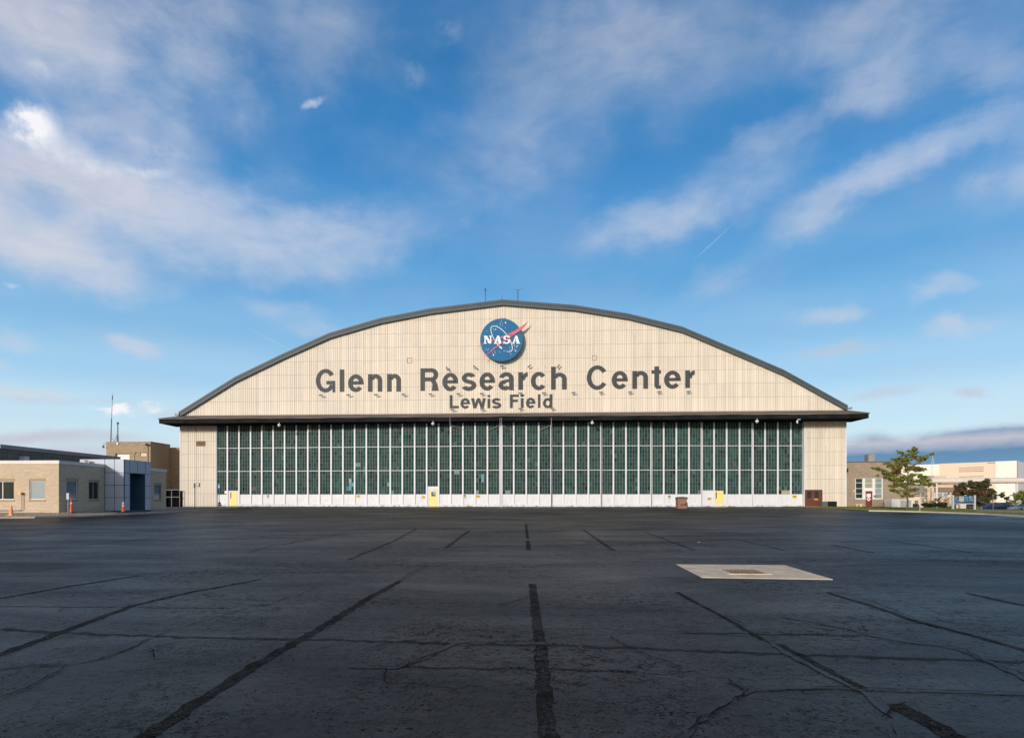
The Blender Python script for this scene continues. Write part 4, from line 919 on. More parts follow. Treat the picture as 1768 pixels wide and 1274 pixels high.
# serif letters
def nas(ch, x0, x1, y0, y1):
    w = x1 - x0; Q = []
    def r(a, b_, c, d): Q.append([(x0 + a * w, y1 - (y1 - y0) * b_), (x0 + c * w, y1 - (y1 - y0) * b_), (x0 + c * w, y1 - (y1 - y0) * d), (x0 + a * w, y1 - (y1 - y0) * d)])
    def q(*p): Q.append([(x0 + a * w, y1 - (y1 - y0) * c) for a, c in p])
    if ch == 'N':
        r(.10, .08, .24, .92); r(.78, .02, .92, .92); q((.12, .98), (.42, .98), (.92, .02), (.62, .02)); r(0, 0, .36, .09); r(0, .91, .30, 1); r(.66, .91, 1, 1)
    elif ch == 'A':
        q((.08, .08), (.22, .08), (.56, .98), (.42, .98)); q((.60, .08), (.92, .08), (.64, 1), (.38, 1)); r(.28, .28, .70, .38); r(0, 0, .34, .09); r(.52, 0, 1, .09)
    elif ch == 'S':
        n = 14
        for (cx, cy, rx, ry, a0, a1) in ((.5, .73, .46, .29, 20, 265), (.5, .29, .5, .31, 85, -165)):
            for i in range(n):
                t0 = math.radians(a0 + (a1 - a0) * i / n); t1 = math.radians(a0 + (a1 - a0) * (i + 1) / n)
                o_ = lambda t, k: (cx + (rx - .26 * k) * math.cos(t), cy + (ry - .15 * k) * math.sin(t))
                q(o_(t0, 0), o_(t1, 0), o_(t1, 1), o_(t0, 1))
        r(.84, .66, .96, .98); r(.02, .0, .12, .36)
    return Q
for ch, x0, x1 in (('N', 440, 552), ('A', 578, 692), ('S', 706, 802), ('A', 828, 940)):
    b = MB()
    for i, q in enumerate(nas(ch, x0, x1, 796, 904)):
        b.prism([z7(x, y, LY) + Vector((0, -.075 - .002 * (i % 9), 0)) for x, y in q], (0, .015, 0))
    b.build('letter', MT['logo_white'], lg)
stars = [(740, 614, 9), (680, 585, 4), (665, 615, 4), (697, 620, 4), (668, 640, 5), (695, 655, 4), (735, 682, 4), (572, 697, 4), (603, 705, 7), (582, 717, 4), (628, 652, 5), (486, 730, 3), (470, 982, 4), (503, 973, 4), (495, 990, 4), (545, 993, 4), (578, 962, 4), (592, 1008, 5), (562, 1024, 4), (598, 1032, 4), (573, 1057, 9), (660, 1020, 4), (720, 1000, 5), (800, 950, 4), (800, 985, 5), (855, 920, 4), (866, 935, 5), (898, 934, 8), (888, 955, 4), (862, 980, 4), (876, 998, 8), (893, 1005, 3), (812, 1048, 5)]
b = MB()
for x, y, r_ in stars:
    p = z7(x, y); q = r_ / 7.96 * depth(p.x, LY) / F
    b.prism([(p.x + q * math.cos(t * math.pi / 4), LY - .02, p.z + q * math.sin(t * math.pi / 4)) for t in range(8)], (0, .018, 0))
b.build('stars', MT['logo_white'], lg)
b = MB()
for x in (680, 697, 720, 735): p = z7(x, 553); b.tube([(p.x, LY + .1, p.z - .05), (p.x, LY + .1, p.z + .10)], .03, 5)
b.build('bracket', MT['black'], lg)
# ---- floodlights
def flood_proto():
    e = empty('floodlight', (0, 0, 0), None, None)
    b = MB(); b.box(-.06, .98, -.16, .06, 1.02, -.02); b.build('wall_bracket', MT['galv'], e, world=False)
    b = MB(); b.tube([(0, 1.0, -.10), (0, .75, -.06), (0, .42, .06)], .026, 6); b.build('arm', MT['galv'], e, world=False)
    b = MB(); m = Matrix.Translation((0, .42, .12)) @ Matrix.Rotation(math.radians(-18), 4, 'X')
    b.box(-.27, -.10, -.045, .27, .12, .04, m); b.box(-.20, -.08, .04, .20, .09, .07, m); b.build('lamp_head', MT['lampgrey'], e, world=False)
    b = MB(); b.box(-.23, .121, -.03, .23, .128, .03, m); b.build('lens', MT['blind'], e, world=False)
    return e
fp = flood_proto(); first = True
def flood(px, py, roll, label, group):
    global first
    e = fp if first else copy_tree(fp); first = False
    p = pt(px, py, 82.95); e.location = p - Vector((0, 0, .14)); tag(e, label, 'floodlight', group)
    for ch in [x for x in bpy.data.objects if x.parent == e]:
        if ch.name.startswith(('lamp_head', 'lens')): ch.rotation_euler = (0, math.radians(roll), 0); ch.location = (0, 0, 0)
for px, nm in zip((552.2, 600, 648, 695.6, 742.4, 791, 831.6, 898.7, 939.5, 990.7, 1038.8, 1089.3, 1139.8, 1190.5),
    ('below the capital G of the top word', 'below the letters l and e of the first word', 'below the first n of the first word', 'just right of the first painted word', 'below the capital R', 'between e and s of the middle word', 'below the second e of the middle word', 'below the letter r of the middle word',
     'below the letters c and h of the middle word', 'in the gap before the third painted word', 'below the capital C', 'below the letters e and n of the third word', 'below the letters t and e of the third word', 'below the final r of the third word')):
    py = 681 - (px - 552.2) * (6.4 / 638.3); flood(px, py, 0, 'small grey floodlight ' + nm, 'floodlights under the large painted words')
for px, py, nm in ((780.5, 705.8, 'below the capital L of the small line'), (832.7, 705.2, 'below the w of the small line'), (899, 704.2, 'below the first i after capital F'), (954, 703.8, 'below the final d of the small line')):
    flood(px, py, 0, 'grey floodlight low on the gable ' + nm, 'floodlights just above the canopy roof')
for px, py, rl, nm in ((770, 633.4, 62, 'leftmost, nearly upright'), (818.3, 631.3, 45, 'tilted up toward the right'), (866.7, 630.6, 0, 'level, straight under the disc'), (914.8, 630.2, -35, 'tilted up toward the left'), (965.3, 630, -50, 'rightmost, steeply tilted')):
    flood(px, py, rl, 'grey floodlight aimed at the round sign, ' + nm, 'floodlights under the round sign')
# ---- dome cameras under the canopy
def domecam(px, py, label):
    p = pt(px, py, 80.75); e = empty('security_camera', p, label, 'camera', 'white dome cameras hanging under the canopy')
    b = MB(); b.tube([p + Vector((0, .1, .45)), p + Vector((0, 0, .40)), p + Vector((0, 0, .2))], .035, 8); b.build('mount', MT['white'], e)
    b = MB(); b.lathe(p, [(.10, .22), (.21, .16), (.22, .06), (.17, 0)], 14); b.build('housing', MT['frame'], e)
    b = MB(); b.lathe(p, [(.16, -.001), (.14, -.10), (.07, -.16), (.01, -.17)], 14); b.build('dome', MT['blind'], e, smooth=True)
domecam(482, 735, 'white dome camera under the canopy, leftmost of the domes')
domecam(747.5, 732.5, 'white dome camera under the canopy above the middle yellow door')
domecam(1022.5, 731, 'white dome camera under the canopy, third dome from the left')
domecam(1307, 728.5, 'white dome camera under the canopy, rightmost of the domes')
p = pt(1376.5, 727, 80.75); e = empty('security_camera', p, 'white camera on a short sideways arm at right end of canopy', 'camera')
b = MB(); b.tube([p + Vector((.42, .06, .22)), p + Vector((.05, 0, .20)), p + Vector((0, 0, .05))], .05, 8); b.build('arm', MT['white'], e)
b = MB(); b.lathe(p - Vector((0, 0, .28)), [(.05, 0), (.10, .06), (.11, .2), (.14, .3), (.05, .36)], 12); b.build('housing', MT['white'], e)
# ---- roof aerials
p0 = pt(838, 518.5, D + 1); e = empty('antenna', (p0.x, D + 1, arch_z(p0.x) - .1), 'slim whip aerial with ringed tip, left one on the arched roof', 'antenna')
zt = zat(838, 497, D + 1)
b = MB(); b.tube([(p0.x, D + 1, arch_z(p0.x) - .1), (p0.x, D + 1, zt - .45)], .06, 8); b.build('mast', MT['dkgalv'], e)
b = MB(); b.lathe((p0.x, D + 1, zt - .45), [(.04, 0), (.16, .08), (.05, .16), (.05, .3), (.12, .36), (.03, .45)], 8)
for a in (-1, 1): b.tube([(p0.x, D + 1, zt - .3), (p0.x + a * .22, D + 1, zt - .42)], .015, 5)
b.build('tip', MT['dkgalv'], e)
p0 = pt(866.5, 517, D + .5); e = empty('anemometer', (p0.x, D + .5, arch_z(p0.x) - .1), 'tiny red cupped instrument at the roof peak', 'instrument'); zt = zat(866.5, 508.5, D + .5)
b = MB(); b.tube([(p0.x, D + .5, arch_z(p0.x) - .1), (p0.x, D + .5, zt)], .03, 6); b.build('rod', MT['dkgalv'], e)
b = MB()
for k in range(8):
    a0, a1 = math.pi * (1 + k / 8), math.pi * (1 + (k + 1) / 8); b.tube([(p0.x + .15 * math.cos(a0), D + .5, zt + .18 + .15 * math.sin(a0)), (p0.x + .15 * math.cos(a1), D + .5, zt + .18 + .15 * math.sin(a1))], .03, 5)
b.build('cup', P('pale_red_plastic', (.55, .2, .2), .5), e)
p0 = pt(893.7, 519, D + 1); e = empty('antenna', (p0.x, D + 1, arch_z(p0.x) - .1), 'thick roof mast topped by spreading wire arms, right of the peak', 'antenna'); zt = zat(893.7, 501, D + 1)
b = MB(); b.tube([(p0.x, D + 1, arch_z(p0.x) - .1), (p0.x, D + 1, zt)], .09, 8); b.build('mast', MT['dkgalv'], e)
b = MB()
for a in (-1, -.5, .5, 1): b.tube([(p0.x, D + 1, zt), (p0.x + a * .4, D + 1 + (1 - abs(a)) * .5, zt + .08), (p0.x + a * .75, D + 1 + (1 - abs(a)) * .9, zt + .20)], .014, 5)
b.tube([(p0.x, D + 1, zt), (p0.x, D + 1, zt + .4)], .02, 5); b.build('wire_arm', MT['dkgalv'], e)
# ---- signs on the doors
def leafY(px): 
    if px < 864.5: k = 5 - max(0, min(5, [i for i in range(6) if px >= ST[i * 4] - 1][-1]))
    else: k = min(5, [i for i in range(6) if px >= SR[i * 4] - 1][-1])
    return 82.6 + (.30 if px < 864.5 else .40) * k
def wallsign(px0, px1, py0, py1, label, style, group, Y=None):
    Y = (Y or leafY((px0 + px1) / 2)) - .035; a, c = pt(px0, py1, Y), pt(px1, py0, Y); e = empty('sign', (a.x, Y, a.z), label, 'sign', group)
    col = {'yellow': 'signyellow', 'cream': 'signcream', 'white': 'frame'}[style]
    b = MB(); b.box(a.x, Y, a.z, c.x, Y + .03, c.z); b.build('plate', MT[col], e)
    w, h = c.x - a.x, c.z - a.z; b = MB()
    if style == 'yellow':
        b.box(a.x + .03, Y - .003, c.z - h * .30, c.x - .03, Y - .0005, c.z - h * .07)
        for i in range(3): b.box(a.x + w * (.12 + .05 * i), Y - .003, a.z + h * (.14 + .17 * i), c.x - w * (.18 - .03 * i), Y - .0005, a.z + h * (.19 + .17 * i))
    elif style == 'cream':
        b.box(a.x + .015, Y - .003, c.z - h * .42, c.x - .015, Y - .0005, c.z - h * .05); b.box(a.x + .015, Y - .003, a.z + .02, c.x - .015, Y - .0005, a.z + h * .14); b.box(a.x + w * .2, Y - .003, a.z + h * .3, c.x - w * .2, Y - .0005, a.z + h * .34)
    else:
        for i in range(3): b.box(a.x + w * .14, Y - .003, a.z + h * (.25 + .2 * i), c.x - w * .14, Y - .0005, a.z + h * (.265 + .2 * i))
    b.build('printing', MT['black'] if style != 'white' else MT['galv'], e)
GY = 'yellow notices on the hangar doors'
wallsign(615.2, 621.5, 854.8, 858.9, 'yellow notice on white door panel, leftmost of the yellow ones', 'yellow', GY)
wallsign(727.7, 734.4, 856.2, 860.7, 'yellow notice just left of the middle yellow door', 'yellow', GY)
wallsign(822, 828.9, 855, 859.5, 'yellow notice on white panel left of the door meeting line', 'yellow', GY)
wallsign(1221.2, 1228.6, 859, 863.6, 'yellow notice just left of the right yellow door', 'yellow', GY)
wallsign(1368.2, 1375.8, 855.1, 860, 'yellow notice beside the brown double door', 'yellow', GY)
GC = 'black and cream notices on the hangar doors'
wallsign(460.2, 464.2, 854.4, 859.9, 'small black and cream notice right of the left yellow door', 'cream', GC)
wallsign(800.4, 804.7, 854, 860.2, 'small black and cream notice right of the middle yellow door', 'cream', GC)
wallsign(1153.4, 1157.8, 855.2, 861, 'small black and cream notice left of the brown bin', 'cream', GC)
wallsign(387.8, 392.4, 847.2, 852, 'small white box sign at top left of the left yellow door', 'white', 'white notices on the hangar doors')
wallsign(1255.2, 1263, 854.8, 860, 'white notice just right of the right yellow door', 'white', 'white notices on the hangar doors')
wallsign(634.4, 639.8, 857.4, 861.2, 'faint white notice right of the leftmost yellow notice', 'white', 'white notices on the hangar doors')
Yp = D - .16; wallsign(1406.8, 1412, 860.3, 863, 'small yellow plate on the brown double door', 'yellow', None, Yp)
# meter box
a, c = pt(340.2, 839.6, D - .05), pt(344.4, 833.4, D - .05); b = MB(); b.box(a.x, D - .18, a.z, c.x, D - .045, c.z); e = empty('meter_box', (a.x, D - .1, a.z), 'small brown rimmed utility box on the left beige wall', 'utility box'); b.build('case', P('box_brown', (.25, .17, .1), .6), e)
b = MB(); b.box(a.x + .06, D - .19, a.z + .07, c.x - .06, D - .181, c.z - .07); b.build('cover', MT['siding'], e)
# ================================================================== LEFT BRICK BUILDING
AX = -35.6; AY = 46.2; AT = zs(AX, AY, 794.7); TY0, TY1 = 51.5, side(259.9, -33.9); TX = -33.9; EY = side(286.8, AX)
e = empty('brick_building', (AX, AY, 0), 'low tan brick office building with square windows and pale coping', 'building'); LB = e
COPH = .27
wins_f = [(-30, 24, 830.3, 862.3, 'dark'), (50.8, 77.8, 830.3, 862.3, 'blind'), (-70, -50, 830.3, 862.3, 'blind')]
def wall_with_holes(b, u0, u1, z0, z1, holes, mk):
    us = sorted({u0, u1, *[h[0] for h in holes], *[h[1] for h in holes]}); zs_ = sorted({z0, z1, *[h[2] for h in holes], *[h[3] for h in holes]})
    for a, c in zip(us, us[1:]):
        for d_, f in zip(zs_, zs_[1:]):
            m_, n_ = (a + c) / 2, (d_ + f) / 2
            if any(h[0] < m_ < h[1] and h[2] < n_ < h[3] for h in holes): continue
            b.quad(mk(a, d_, 0), mk(c, d_, 0), mk(c, f, 0), mk(a, f, 0))
def window(parent, u0, u1, z0, z1, mk, glass, rec=.12, bars=(), hbars=(), lint=True, fw=.055, frm=None):
    """mk(u,z,d): u along wall, d = distance into the wall"""
    o_ = MB()
    o_.quad(mk(u0, z0, 0), mk(u1, z0, 0), mk(u1, z0, rec), mk(u0, z0, rec)); o_.quad(mk(u0, z1, 0), mk(u1, z1, 0), mk(u1, z1, rec), mk(u0, z1, rec))
    o_.quad(mk(u0, z0, 0), mk(u0, z1, 0), mk(u0, z1, rec), mk(u0, z0, rec)); o_.quad(mk(u1, z0, 0), mk(u1, z1, 0), mk(u1, z1, rec), mk(u1, z0, rec))
    o_.mi = 1
    def bx(a, c, d_, f, i0, i1):
        v8 = [mk(a, d_, i0), mk(c, d_, i0), mk(c, f, i0), mk(a, f, i0)]; o_.prism(v8, Vector(mk(a, d_, i1)) - Vector(mk(a, d_, i0)))
    f = fw; bx(u0, u0 + f, z0, z1, rec - .05, rec); bx(u1 - f, u1, z0, z1, rec - .05, rec); bx(u0 + f, u1 - f, z0, z0 + f, rec - .051, rec); bx(u0 + f, u1 - f, z1 - f, z1, rec - .051, rec)
    for q in bars: bx(u0 + (u1 - u0) * q - .03, u0 + (u1 - u0) * q + .03, z0 + f, z1 - f, rec - .048, rec)
    for q in hbars: bx(u0 + f, u1 - f, z0 + (z1 - z0) * q - .03, z0 + (z1 - z0) * q + .03, rec - .047, rec)
    w_ = o_.build('window', [MT['lintel'], frm or MT['frame']], parent)
    q_ = MB(); q_.quad(mk(u0, z0, rec - .02), mk(u1, z0, rec - .02), mk(u1, z1, rec - .02), mk(u0, z1, rec - .02)); q_.build('pane', glass, w_)
    if lint:
        l_ = MB()
        for (d_, f2, nm_) in ((z1 + .01, z1 + .21, 'lintel'), (z0 - .17, z0 - .01, 'sill')):
            l_ = MB(); v8 = [mk(u0 - .06, d_, -.02), mk(u1 + .06, d_, -.02), mk(u1 + .06, f2, -.02), mk(u0 - .06, f2, -.02)]; l_.prism(v8, Vector(mk(0, 0, .015)) - Vector(mk(0, 0, -.02)))
            l_.build(nm_, MT['lintel'], w_)
    return w_
mkF = lambda u, z, d: Vector((u, AY + d, z)); mkS = lambda u, z, d: Vector((AX - d, u, z))
hf = [(at(a, AY), at(c, AY), zat(50, py1, AY), zat(50, py0, AY), g_) for a, c, py0, py1, g_ in wins_f]
WT = AT - COPH
b = MB(); wall_with_holes(b, AX - 9.4, AX, -.6, WT, hf, mkF)
hs = []
for a, c, py0, py1, g_ in ((115, 134.2, 829.8, 862, 'blue'), (153.4, 170.8, 831.5, 862, 'dark'), (266, 278.3, 836.5, 862, 'half')):
    ya, yc = side(a, AX), side(c, AX); zz0, zz1 = zs(AX, ya, py1), zs(AX, ya, py0); hs.append((ya, yc, zz0, zz1, g_))
wall_with_holes(b, AY, EY, -.6, WT, hs, mkS)
b.quad((AX, EY, -.6), (AX - 12, EY, -.6), (AX - 12, EY, WT), (AX, EY, WT)); b.quad((AX - 9.4, AY, WT), (AX, AY, WT), (AX, EY, WT), (AX - 9.4, EY, WT))
b.build('wall', MT['tanbrick'], e)
b = MB(); b.box(AX - 9.4, AY - .06, WT + .002, AX + .06, AY + .3, AT); b.box(AX - .3, AY + .301, WT + .002, AX + .058, EY + .05, AT - .001); b.build('coping', MT['coping'], e)
gl = {'dark': MT['glass_dark'], 'blind': MT['blind'], 'blue': MT['glass_blue'], 'half': MT['glass_blue']}
for h in hf: window(e, *h[:4], mkF, gl[h[4]], bars=(.62,) if h[4] == 'dark' else ())
for h in hs: window(e, *h[:4], mkS, gl[h[4]], bars=(.5,) if h[4] == 'dark' else (), frm=MT['galv'] if h[4] != 'blue' else None)
# aluminium entrance tower (part of the same building)
ZT = zat(213.7, 792.6, TY0); PJ = .02
b = MB(); oy0, oy1 = side(224, TX), side(250.6, TX); oz = zs(TX, oy0, 817)
b.box(AX - 2.2, TY0, -.1, TX, TY0 + .12, ZT); 
mkT = lambda u, z, d: Vector((TX - d, u, z))
wall_with_holes(b, TY0, TY1, -.1, ZT, [(oy0, oy1, -.2, oz)], mkT)
b.quad((AX - 2.2, TY0, ZT), (TX, TY0, ZT), (TX, TY1, ZT), (AX - 2.2, TY1, ZT)); b.quad((AX - 2.2, TY1, -.1), (TX, TY1, -.1), (TX, TY1, ZT), (AX - 2.2, TY1, ZT))
tw = b.build('entrance_tower', MT['alum'], e)
b = MB(); dd = 1.3
b.quad((TX, oy1, -.1), (TX - dd, oy1, -.1), (TX - dd, oy1, oz), (TX, oy1, oz)); b.quad((TX, oy0, -.1), (TX - dd, oy0, -.1), (TX - dd, oy0, oz), (TX, oy0, oz)); b.quad((TX - dd, oy0, -.1), (TX - dd, oy1, -.1), (TX - dd, oy1, oz), (TX - dd, oy0, oz)); b.quad((TX, oy0, oz), (TX, oy1, oz), (TX - dd, oy1, oz), (TX - dd, oy0, oz))
b.build('recess', MT['bluewall'], tw)
b = MB(); zj = [zs(TX, TY0, y) for y in (815.8, 837.3, 858.9)]
for z in zj:
    b.box(AX, TY0 - .006, z - .02, TX + .004, TY0 - .001, z + .02)
    for (ya, yb_) in ((TY0, oy0), (oy1, TY1)):
        if z < oz + .3 or True: b.box(TX + .001, ya, z - .02, TX + .006, yb_, z + .02)
    if z < oz: b.box(TX - dd + .001, oy0, z - .012, TX - dd + .006, oy1, z + .012); b.box(TX - dd, oy1 - .006, z - .012, TX, oy1 - .001, z + .012)
b.box(TX + .001, oy0, zj[0] - .02, TX + .0055, oy1, zj[0] + .02)
for px in (180.9, 197.6): x = at(px, TY0); b.box(x - .02, TY0 - .008, -.05, x + .02, TY0 - .0012, ZT)
for px in (224, 237.3, 251): y = side(px, TX); b.box(TX + .001, y - .02, zj[0], TX + .007, y + .02, ZT)
b.box(TX - dd + .001, (oy0 + oy1) / 2 - .015, 0, TX - dd + .008, (oy0 + oy1) / 2 + .015, oz)
b.build('panel_joints', MT['joint'], tw)
b = MB(); b.box(AX - .02, TY0 - .02, -.12, TX + .03, TY0 + .1, .06); b.box(TX - .02, TY0 + .101, -.12, TX + .03, TY1, .06); b.build('plinth', MT['joint'], tw)
# roof vents on it
p = pt(40, 794.5, 49); e2 = empty('roof_vent', (p.x, 49, WT), 'boxy blue grey metal vent on the low brick roof', 'vent', 'vents on the low brick roof'); b = MB(); b.box(p.x - .28, 48.8, WT + .1, p.x + .28, 49.3, zat(40, 788, 49)); b.build('hood', MT['alum'], e2); b = MB(); b.box(p.x - .18, 48.9, WT, p.x + .18, 49.2, WT + .1); b.build('base', MT['galv'], e2)
Yv = 51.0; p = pt(147, 799, Yv); e2 = empty('roof_vent', (p.x, Yv, WT), 'round flared white metal vent beside the aluminium entrance tower', 'vent', 'vents on the low brick roof'); zt = zat(147, 794, Yv); b = MB(); b.lathe((p.x, Yv, WT), [(.16, 0), (.17, zt - WT - .13)], 14); b.build('base', MT['coping'], e2)
b = MB(); b.lathe((p.x, Yv, zt - .13), [(.20, 0), (.26, .08), (.26, .11), (.10, .14)], 14); b.build('hood', MT['coping'], e2)
# gas riser
p = pt(34.5, 853, AY - .15); e2 = empty('gas_riser', (p.x, AY - .15, 0), 'grey pipe riser with yellow valve head against the tan brick wall', 'pipe')
zb = zat(34.5, 880.5, AY - .15); b = MB(); b.tube([(p.x + .14, AY - .15, p.z), (p.x + .14, AY - .15, zb + .12), (p.x + .08, AY - .15, zb + .03), (p.x - .04, AY - .15, zb), (p.x - 4, AY - .15, zb - .02)], .035, 8); b.build('riser_pipe', MT['galv'], e2)
b = MB(); b.box(p.x - .10, AY - .22, p.z - .02, p.x + .10, AY - .08, p.z + .12); b.build('valve', MT['signyellow'], e2); b = MB(); b.box(p.x + .10, AY - .20, p.z - .02, p.x + .22, AY - .08, p.z + .13); b.build('regulator', MT['black'], e2)
# cones
def cone(px, pyb, pyt, wpx, label, stripes, mat='orange', slim=False, Y=None):
    p = gpb(px, pyb)
    if Y: p = Vector((at(px, Y), Y, 0))
    d = depth(p.x, p.y); h = (pyb - pyt) * d / F; r = wpx * d / F / 2
    # stand it on the gravel/kerb
    zb = CAMZ - (pyb - HY) * d / F
    e = empty('traffic_cone', (p.x, p.y, zb), label, 'cone', 'orange traffic cones by the brick building')
    b = MB(); b.box(p.x - r, p.y - r, zb - .02, p.x + r, p.y + r, zb + .035); b.build('base', MT['black'] if slim or stripes else MT[mat], e)
    b = MB(); b.lathe((p.x, p.y, zb + .03), [(r * .80, 0), (r * .22, h - .08), (r * .10, h - .03)], 18); b.build('body', MT[mat], e, smooth=False)
    if stripes:
        b = MB()
        for f0, f1 in stripes:
            ra = r * (.80 + (.22 - .80) * f0) + .004; rb = r * (.80 + (.22 - .80) * f1) + .004; b.lathe((p.x, p.y, zb + .03), [(ra, f0 * (h - .08)), (rb, f1 * (h - .08))], 18)
        b.build('reflective_band', MT['reflect'], e)
    return e
cone(19.5, 889.5, 872, 9.5, 'plain faded orange cone at far left under the brick window', None, 'paleorange')
cone(122.8, 884.5, 858, 7.6, 'tall slim orange cone with worn bands beside the white notice post', [(.56, .68)], slim=True)
cone(212.8, 883.6, 864, 8.6, 'orange cone with two white bands in front of the aluminium tower', [(.50, .62), (.72, .92)], Y=50.9)
def postsign(px, pyb, pyt, pw, ph_, label, pm, sm, group, Y=None, arrow=False):
    p = gpb(px, pyb)
    if Y: p = Vector((at(px, Y), Y, 0))
    d = depth(p.x, p.y); zb = CAMZ - (pyb - HY) * d / F; zt = CAMZ - (pyt - HY) * d / F; w = pw * d / F; h = ph_ * d / F
    e = empty('post_sign', (p.x, p.y, zb), label, 'sign', group)
    b = MB(); b.tube([(p.x, p.y, zb - .1), (p.x, p.y, zt - .02)], .035, 8); b.build('post', pm, e)
    b = MB(); b.box(p.x - w / 2, p.y - .055, zt - h, p.x + w / 2, p.y - .037, zt); b.build('panel', sm, e)
    return e, p, w, h, zt
e, p, w, h, zt = postsign(117.6, 886, 851, 4.6, 11, 'plain pale blue notice on grey post before the side window', MT['galv'], MT['alum'], None)
GH = 'blue parking signs on thin dark posts'
for px, pyb, pyt, lb in ((336.4, 880, 834, 'blue parking sign on dark post before the left beige wall'), (378.3, 877.5, 835, 'blue parking sign on dark post above the hydrant')):
    e, p, w, h, zt = postsign(px, pyb, pyt, 3.0, 8.0, lb, MT['dkgalv'], MT['signblue'], GH)
    b = MB(); b.lathe((p.x, p.y - .06, zt - h * .32), [(.02, 0), (.035, .03), (.02, .06)], 8); b.box(p.x - .05, p.y - .061, zt - h * .78, p.x + .05, p.y - .057, zt - h * .45); b.build('symbol', MT['frame'], e)
# hydrant
p = gpb(379, 877.3); d = depth(p.x, p.y); zb = CAMZ - (877.3 - HY) * d / F
e = empty('fire_hydrant', (p.x, p.y, zb), 'yellow hydrant with teal cap at the kerb end by the left doors', 'hydrant')
b = MB(); b.lathe((p.x, p.y, zb), [(.20, 0), (.20, .05), (.13, .06), (.13, .48), (.16, .49), (.16, .53)], 14); b.build('barrel', MT['hydyellow'], e)
b = MB(); b.lathe((p.x, p.y, zb + .53), [(.17, 0), (.15, .10), (.08, .17), (.03, .20), (.03, .25)], 14); b.build('cap', MT['bluecap'], e, smooth=False)
for a in (-1, 1): b = MB(); b.tube([(p.x + a * .12, p.y, zb + .36), (p.x + a * .24, p.y, zb + .36)], [.07, .085], 10); b.build('outlet', MT['bluecap'] if a > 0 else MT['hydyellow'], e)
# ================================================================== buildings behind on the left
CXX = -41.0; CYe = side(205.3, CXX); CTz = zs(CXX, CYe, 788.6)
e = empty('panel_building', (CXX, CYe, 0), 'long olive grey panelled block rising behind the brick offices', 'building')
b = MB(); b.box(CXX - 20, 46.9, -.1, CXX, CYe, CTz - .32); b.build('wall', MT['olivepanel'], e)
b = MB(); b.box(CXX - 20.1, 46.85, CTz - .318, CXX + .12, CYe + .08, CTz); b.build('coping', P('blue_grey_coping', (.20, .21, .225), .5, .1), e)
b = MB()
for i in range(5): z = CTz - .32 - .42 * (i + 1) + .1; b.box(CXX + .001, 46.9, z - .015, CXX + .012, CYe, z + .015)
y = 47.6
while y < CYe - .3: b.box(CXX + .001, y - .015, 0, CXX + .014, y + .015, CTz - .33); y += 1.22
b.build('panel_joints', MT['joint'], e)
BX1 = -49.8; BY0 = side(260, BX1); BYe = side(293.8, BX1); BT = zs(BX1, BY0, 762.3); BX0 = at(183.5, BY0)
e = empty('brick_block', ((BX0 + BX1) / 2, BY0, 0), 'two storey tan brick block carrying two aerial masts left of the hangar', 'building'); BB = e
mkB = lambda u, z, d: Vector((u, BY0 + d, z)); gh = [(at(199, BY0), at(223.5, BY0), zat(210, 806, BY0), zat(210, 782.5, BY0)), (at(241.8, BY0), at(252.8, BY0), zat(247, 787, BY0), zat(247, 781.6, BY0))]
b = MB(); wall_with_holes(b, BX0, BX1, -.1, BT - .08, gh, mkB); b.quad((BX1, BY0, -.1), (BX1, BYe, -.1), (BX1, BYe, BT - .08), (BX1, BY0, BT - .08)); b.quad((BX0, BY0, -.1), (BX0, BYe, -.1), (BX0, BYe, BT - .08), (BX0, BY0, BT - .08))
BTL = zs(BX1, BYe, 767.6)
b.quad((BX1, BYe, 2.2), (XL + 2, BYe, 2.2), (XL + 2, BYe, BT - .4), (BX1, BYe, BT - .4)); b.quad((BX0, BY0, BT - .1), (BX1, BY0, BT - .1), (BX1, BYe, BT - .1), (BX0, BYe, BT - .1))
b.build('wall', MT['brownbrick'], e)
b = MB(); b.box(BX0 - .04, BY0 - .04, BT - .079, BX1 + .04, BY0 + .3, BT + .02); b.box(BX1 - .3, BY0 + .301, BT - .079, BX1 + .04, BYe, BT + .019); b.build('roof_edge', MT['dkgalv'], e)
w_ = window(e, *gh[0], mkB, MT['frame'], rec=.3, lint=False, fw=.12, hbars=(.55,), frm=MT['coping'])
b = MB(); b.box(gh[0][0] - .1, BY0 - .12, gh[0][3], gh[0][1] + .9, BY0, gh[0][3] + .12); b.build('hood', MT['lintel'], e)
window(e, *gh[1], mkB, MT['beigewall2'], rec=.15, lint=False)
b = MB(); b.box(gh[1][0] - 1.3, BY0 - .1, gh[1][3] + .1, gh[1][1] + .3, BY0, gh[1][3] + .2); b.box(gh[1][0] - 1.0, BY0 - .08, -.1, gh[1][0] - .75, BY0 - .001, gh[1][3] + .1); b.build('door_hood', MT['lintel'], e)
x = at(255.5, BY0); b = MB(); b.tube([(x, BY0 - .08, 0), (x, BY0 - .08, BT - .3)], .05, 6); b.build('downpipe', MT['lintel'], e)
